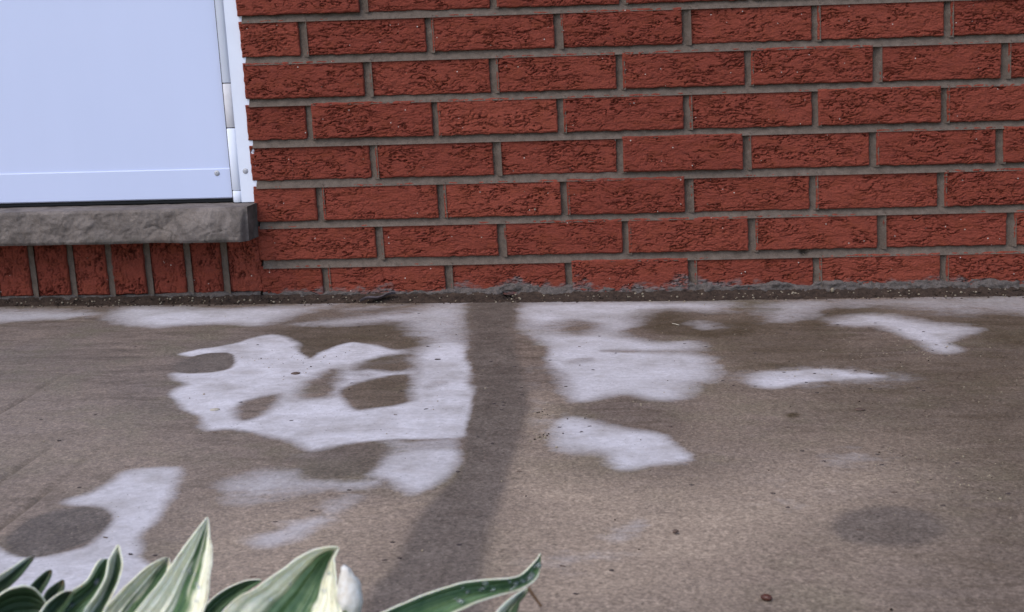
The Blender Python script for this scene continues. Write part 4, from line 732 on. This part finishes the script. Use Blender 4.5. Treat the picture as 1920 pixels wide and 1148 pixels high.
# ================================================================ DIRT, GRIT AND LITTER
def dirt():
    mm = MB(); x = np.arange(-2.6, 2.6, .0025); s = np.linspace(0, 1, 24); Xg, Sg = np.meshgrid(x, s, indexing='ij')
    wid = .024 + .005 * fbm(Xg * 14, Xg * 0, 501, 3) + .010 * sstep(-.2, .4, Xg) - .012 * sstep(.75, 1.2, Xg)
    yb = -.004; Y = yb - wid * Sg
    prof = .012 * (1 - Sg) ** 1.2 * (1 - .25 * Sg) * (1 - .95 * np.exp(-((Xg - .319) / .011) ** 2)) + .0018 * sstep(1, .8, Sg)
    Z = floor_z(Xg) - .0018 + prof + .0030 * fbm(Xg * 70, Y * 110, 503, 4, .6) * sstep(1, .8, Sg) + .0012 * fbm(Xg * 260, Y * 260, 504, 2) * sstep(1, .9, Sg)
    mm.grid(np.stack([Xg, Y, Z], -1), 0, True)
    for k in range(1100):
        xx = random.uniform(-.6, 1.3); y = -.006 - abs(random.gauss(.012, .012)); r = abs(random.gauss(.0009, .0006)) + .0005
        if y < -.045: continue
        z = floor_z(xx) + max(0, .010 * (1 - (-.004 - y) / .028)) + r * .2
        mm.add(ICO0[0] * r * np.array((1, 1, .8)) + np.array((xx, y, z)), ICO0[1], 1 if random.random() < .28 else 0)
    tag(mm.build('dirt', [DIRT, GRAIN]), 'dark wet dirt and pale grit lying along the foot of the brick wall', 'dirt', kind='stuff')
dirt()
SAND = mat_plain('pale_sand', (.34, .28, .21), .8, .2, 900, .2, c2=(.24, .19, .13))
# sand grains scattered on the slab
mm = MB()
for (cx, cy, sx_, sy_, n) in ((.394, -.84, .011, .008, 40), (.3946, -.742, .006, .012, 25), (.88, -.46, .05, .04, 90), (.78, -.97, .06, .04, 110), (.45, -.5, .5, .3, 260), (.05, -.45, .05, .04, 50), (.8, -.9, .4, .3, 260)):
    for k in range(n):
        xx, y = random.gauss(cx, sx_), random.gauss(cy, sy_); r = abs(random.gauss(.0004, .0003)) + .0003
        if y > -.04 or y < -1.32: continue
        mm.add(ICO0[0] * r * np.array((1, 1, .7)) + np.array((xx, y, floor_z(xx) + r * .3)), ICO0[1], 1 if random.random() < .8 else 0)
tag(mm.build('grit', [DIRT, SAND]), 'fine sandy grit scattered over the damp concrete', 'grit', kind='stuff')
# dark flecks of litter
def chip(seed, mat):
    r = np.random.default_rng(seed); n = 11; a = np.linspace(0, 2 * math.pi, n, endpoint=False)
    rad = .5 * (1 + .28 * r.normal(size=n)).clip(.5, 1.5); px, py = rad * np.cos(a), rad * np.sin(a) * r.uniform(.4, .75)
    mid = np.stack([px * .6, py * .6, .14 + .05 * r.normal(size=n)], -1); lo = np.stack([px, py, np.full(n, .0)], -1); up = np.stack([px * 1.0, py * 1.0, .07 + .05 * r.random(n)], -1)
    V = np.vstack([lo, up, mid, [(0, 0, .17)]]); F4 = []; F3 = []
    for i in range(n):
        j = (i + 1) % n; F4 += [(i, j, n + j, n + i), (n + i, n + j, 2 * n + j, 2 * n + i)]; F3.append((2 * n + i, 2 * n + j, 3 * n))
    q = MB(); q.add(V, F4); q.add(V, F3); return q.build('litter_fleck', mat)
protos = [chip(s, CHIPS[s % 3 == 2]) for s in range(5)]
for i, (x, y, d) in enumerate(FLECKS):
    p = protos[i % 5]
    o = p if i < 5 else p.copy()
    if i >= 5: col.objects.link(o)
    o.location = (x, y, float(floor_h(x, y)) + .0001); d = max(d * 1.35, .0036); o.scale = (d * 1.15, d * 1.35, d * .8); o.rotation_euler = (0, 0, random.uniform(-.5, .5))
    tag(o, 'small dark fleck of leaf litter lying on the patchy wet concrete', 'leaf litter', 'dark flecks scattered over the porch floor')
def blob(name, mat, loc, sc, rot, label, cat, seed, rough=.15):
    V = ICO1[0] * (1 + rough * fbm(ICO1[0][:, :1] * 1.7 + seed, ICO1[0][:, 1:2] * 1.7 + ICO1[0][:, 2:3], seed))
    q = MB(); q.add(V * np.array(sc), ICO1[1]); o = q.build(name, mat); o.location = loc; o.rotation_euler = (0, 0, rot)
    return tag(o, label, cat)
blob('seed', SEEDM, (.5595, -1.2407, floor_z(.56) + .0018), (.0042, .0030, .0022), -.4, 'glossy red-brown oval seed lying near the lower edge of the concrete', 'seed', 1, .08)
blob('clod', CHIPS[1], (.5083, -1.1141, floor_z(.5) + .002), (.0026, .0022, .0015), .3, 'round grey-brown clod of soil right of the dark wet trail', 'soil clod', 2, .3)
blob('pebble', GRAIN, (.8525, -.016, -.0605), (.0030, .0028, .0042), 0, 'cream oval pebble lodged in the dirt against the wall', 'pebble', 3, .1)
blob('brown_leaf_bit', CHIPS[1], (.7344, -.7403, floor_z(.73) + .0006), (.0060, .0050, .0010), .2, 'flat brown leaf scrap lying alone on brown damp concrete', 'leaf scrap', 4, .3)
blob('tan_leaf_bit', CHIPS[1], (.0787, -.5474, floor_z(.08) + .0006), (.0055, .0065, .0012), .2, 'flat curled tan scrap lying on the big dry patch', 'leaf scrap', 5, .3)
blob('crumb', STRAWM, (.028, -.7245, floor_z(.03) + .0006), (.0055, .0060, .0010), .0, 'flat cream crumb on the big dry patch beside an oval wet mark', 'crumb', 6, .25)
# dead leaf at the foot of the wall
s = np.linspace(0, 1, 14); w = np.linspace(-1, 1, 7); Sg, Wg = np.meshgrid(s, w, indexing='ij')
half = .0085 * np.sin(np.pi * np.clip(Sg * .94 + .03, 0, 1)) ** .8
P = np.stack([.071 + .058 * Sg - .004 * Wg * 0, -.034 + .016 * Sg + half * Wg, floor_z(.1) + .004 + .009 * Sg + .004 * Wg ** 2 + .002 * np.sin(Sg * 9)], -1)
q = MB(); q.grid(P); P2 = P.copy(); P2[..., 2] -= .0006; q.grid(P2, 0, True); tag(q.build('dead_leaf', DEADL), 'narrow dark dead leaf lying on the dirt strip at the wall foot', 'dead leaf')
def tube(pts, rad, nseg=8):
    pts = np.array(pts); n = len(pts); rad = np.broadcast_to(rad, (n,)); P = []
    T = np.gradient(pts, axis=0); T /= np.linalg.norm(T, axis=1)[:, None]
    up = np.array((0, 0, 1.)) if abs(T[0, 2]) < .9 else np.array((1., 0, 0))
    for i in range(n):
        a = np.cross(T[i], up); a /= np.linalg.norm(a); b = np.cross(T[i], a)
        P.append([pts[i] + rad[i] * (math.cos(t) * a + math.sin(t) * b) for t in np.linspace(0, 2 * math.pi, nseg + 1)])
    return np.array(P)
q = MB(); q.grid(tube([(.573, -.240, floor_z(.57) + .0012), (.576, -.245, floor_z(.57) + .0015), (.582, -.252, floor_z(.57) + .001)], .0006)); tag(q.build('straw', STRAWM), 'thin bent straw on the brown damp patch right of the wet trail', 'straw')

# ================================================================ HOSTA
plant = tag(empty('hosta_plant', (-.12, -1.48, -.215)), 'hosta with green leaves edged in cream growing at the front edge of the porch', 'plant')
def cr_interp(A, n):
    A = np.array(A); N = len(A); t = np.linspace(0, N - 1, n); i = np.clip(t.astype(int), 0, N - 2); f = (t - i)
    f = f.reshape((-1,) + (1,) * (A.ndim - 1))
    g = lambda k: A[np.clip(k, 0, N - 1)]
    a, b, c, d = g(i - 1), g(i), g(i + 1), g(i + 2)
    return .5 * (2 * b + (c - a) * f + (2 * a - 5 * b + 4 * c - d) * f ** 2 + (3 * b - a - 3 * c + d) * f ** 3)
DROPM = None
for li, (kind, st, (cl, crr), nvis) in enumerate(LEAVES):
    st = np.array(st); n = 64; C = cr_interp(st, n); nw = 25
    w = np.linspace(-1, 1, nw); l, mm_, r = C[:, 0][:, None], C[:, 1][:, None], C[:, 2][:, None]; W = w[None, :, None]
    if kind in 'ABCD': l, r = mm_ + (l - mm_) * 1.12, mm_ + (r - mm_) * 1.12
    P = mm_ + (r - l) * .5 * W + ((l + r) * .5 - mm_) * np.abs(W) ** 1.35
    nrm = np.cross(np.gradient(P, axis=0), np.gradient(P, axis=1)); nrm /= np.linalg.norm(nrm, axis=2)[..., None] + 1e-9
    s = np.linspace(0, 1, n)[:, None] + 0 * w[None]; ww = w[None] + 0 * s
    wid = np.linalg.norm(r - l, axis=2)
    vis = sstep((nvis + 1.2) / (len(st) - 1), (nvis - .8) / (len(st) - 1), s)
    rip = .0009 * np.cos(ww * 20) * np.minimum(1, wid / .03) + .0022 * fbm(s * 7 + li, ww * 1.2, 600 + li) * np.abs(ww) * np.minimum(1, wid / .03)
    P = P + nrm * (rip * vis)[..., None]
    jag = .16 * fbm(s * 5 + li * 3, np.sign(ww) * 3, 620 + li, 3) + .10 * fbm(s * 9, ww * 9, 630 + li, 3)
    lim = np.where(ww < 0, cl, crr) * 1.0
    d = 1 - np.abs(ww) + jag * np.minimum(1, lim * 3)
    cream = np.where(lim > .01, sstep(lim + .06, lim - .06, d), 0)
    if kind in 'ABCJ' : cream = np.maximum(cream, .75 * sstep(.12, .32, fbm(s * 3 + li, ww * 5, 640 + li, 3)) * (ww < .4))
    if kind in 'ABCGJ': cream = np.maximum(cream, sstep(.10, .04, s) * .8)
    brown = np.zeros_like(s)
    if kind == 'A': brown = np.exp(-((s - .20) / .03) ** 2 - ((ww + 1) / .25) ** 2) + .6 * (np.abs(ww) > .96) * (ww > 0)
    if kind in 'BE': brown = np.exp(-(s / .06) ** 2)
    if kind == 'I': brown = .6 * np.exp(-((ww - 1) / .1) ** 2) * (s < .3)
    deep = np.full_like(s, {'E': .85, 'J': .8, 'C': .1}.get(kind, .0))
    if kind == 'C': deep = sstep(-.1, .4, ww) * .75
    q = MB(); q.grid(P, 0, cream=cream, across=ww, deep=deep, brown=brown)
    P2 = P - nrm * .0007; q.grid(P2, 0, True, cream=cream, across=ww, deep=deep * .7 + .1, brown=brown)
    # close the rim
    for k, fl in ((0, True), (-1, False)): q.grid(np.stack([P[:, k], P2[:, k]], 1), 0, fl, cream=float(cream[:, k].mean() > .3), across=1.0, deep=float(deep.mean()), brown=0)
    lf = q.build('leaf', LEAF, plant)
    if kind in 'IADG':
        rr = np.random.default_rng(700 + li)
        for k in range({'I': 26, 'A': 12, 'D': 12, 'G': 8}[kind]):
            i = rr.integers(4, 26) if kind == 'I' else rr.integers(10, 44); j = rr.integers(3, nw - 3); rad = rr.uniform(.0008, .0021)
            c = P[i, j]; toward = np.sign(np.dot(nrm[i, j], np.array(CAM_LOC) - c)); c = c + nrm[i, j] * toward * rad * .25
            if DROPM is None:
                dm = MB(); dm.add(ICO1[0] * np.array((1, 1, .8)), ICO1[1]); d0 = dm.build('water_drop', DROP, lf); DROPM = d0
            else:
                d0 = DROPM.copy(); col.objects.link(d0); d0.parent = lf; d0.matrix_parent_inverse = lf.matrix_world.inverted()
            d0.location = c; d0.scale = (rad, rad, rad)
    if li == 0:
        pass
B = np.array(BUD); q = MB(); Bc = cr_interp(B, 24); rad = np.maximum(Bc[:, 3] * .95, .0004)
T = tube(Bc[:, :3], rad, 18); T += (.0012 * fbm(np.linspace(0, 4, 24)[:, None] + 0 * T[..., 0], np.cos(np.linspace(0, 2 * math.pi, 19))[None] * 2 + 0 * T[..., 0], 650))[..., None]
q.grid(T); q.build('flower_bud', PETAL, plant)
end = B[-1, :3]; q = MB(); q.grid(tube([end + np.array((0, 0, .004)), end + np.array((-.004, .0, -.05)), np.array((-.02, -1.48, -.215))], [.004, .003, .003], 8)); q.build('flower_stalk', STEM, plant)
q = MB(); q.grid(tube(cr_interp(TWIG, 10), np.linspace(.0011, .0007, 10), 7)); q.build('withered_tip', TWIGM, plant)
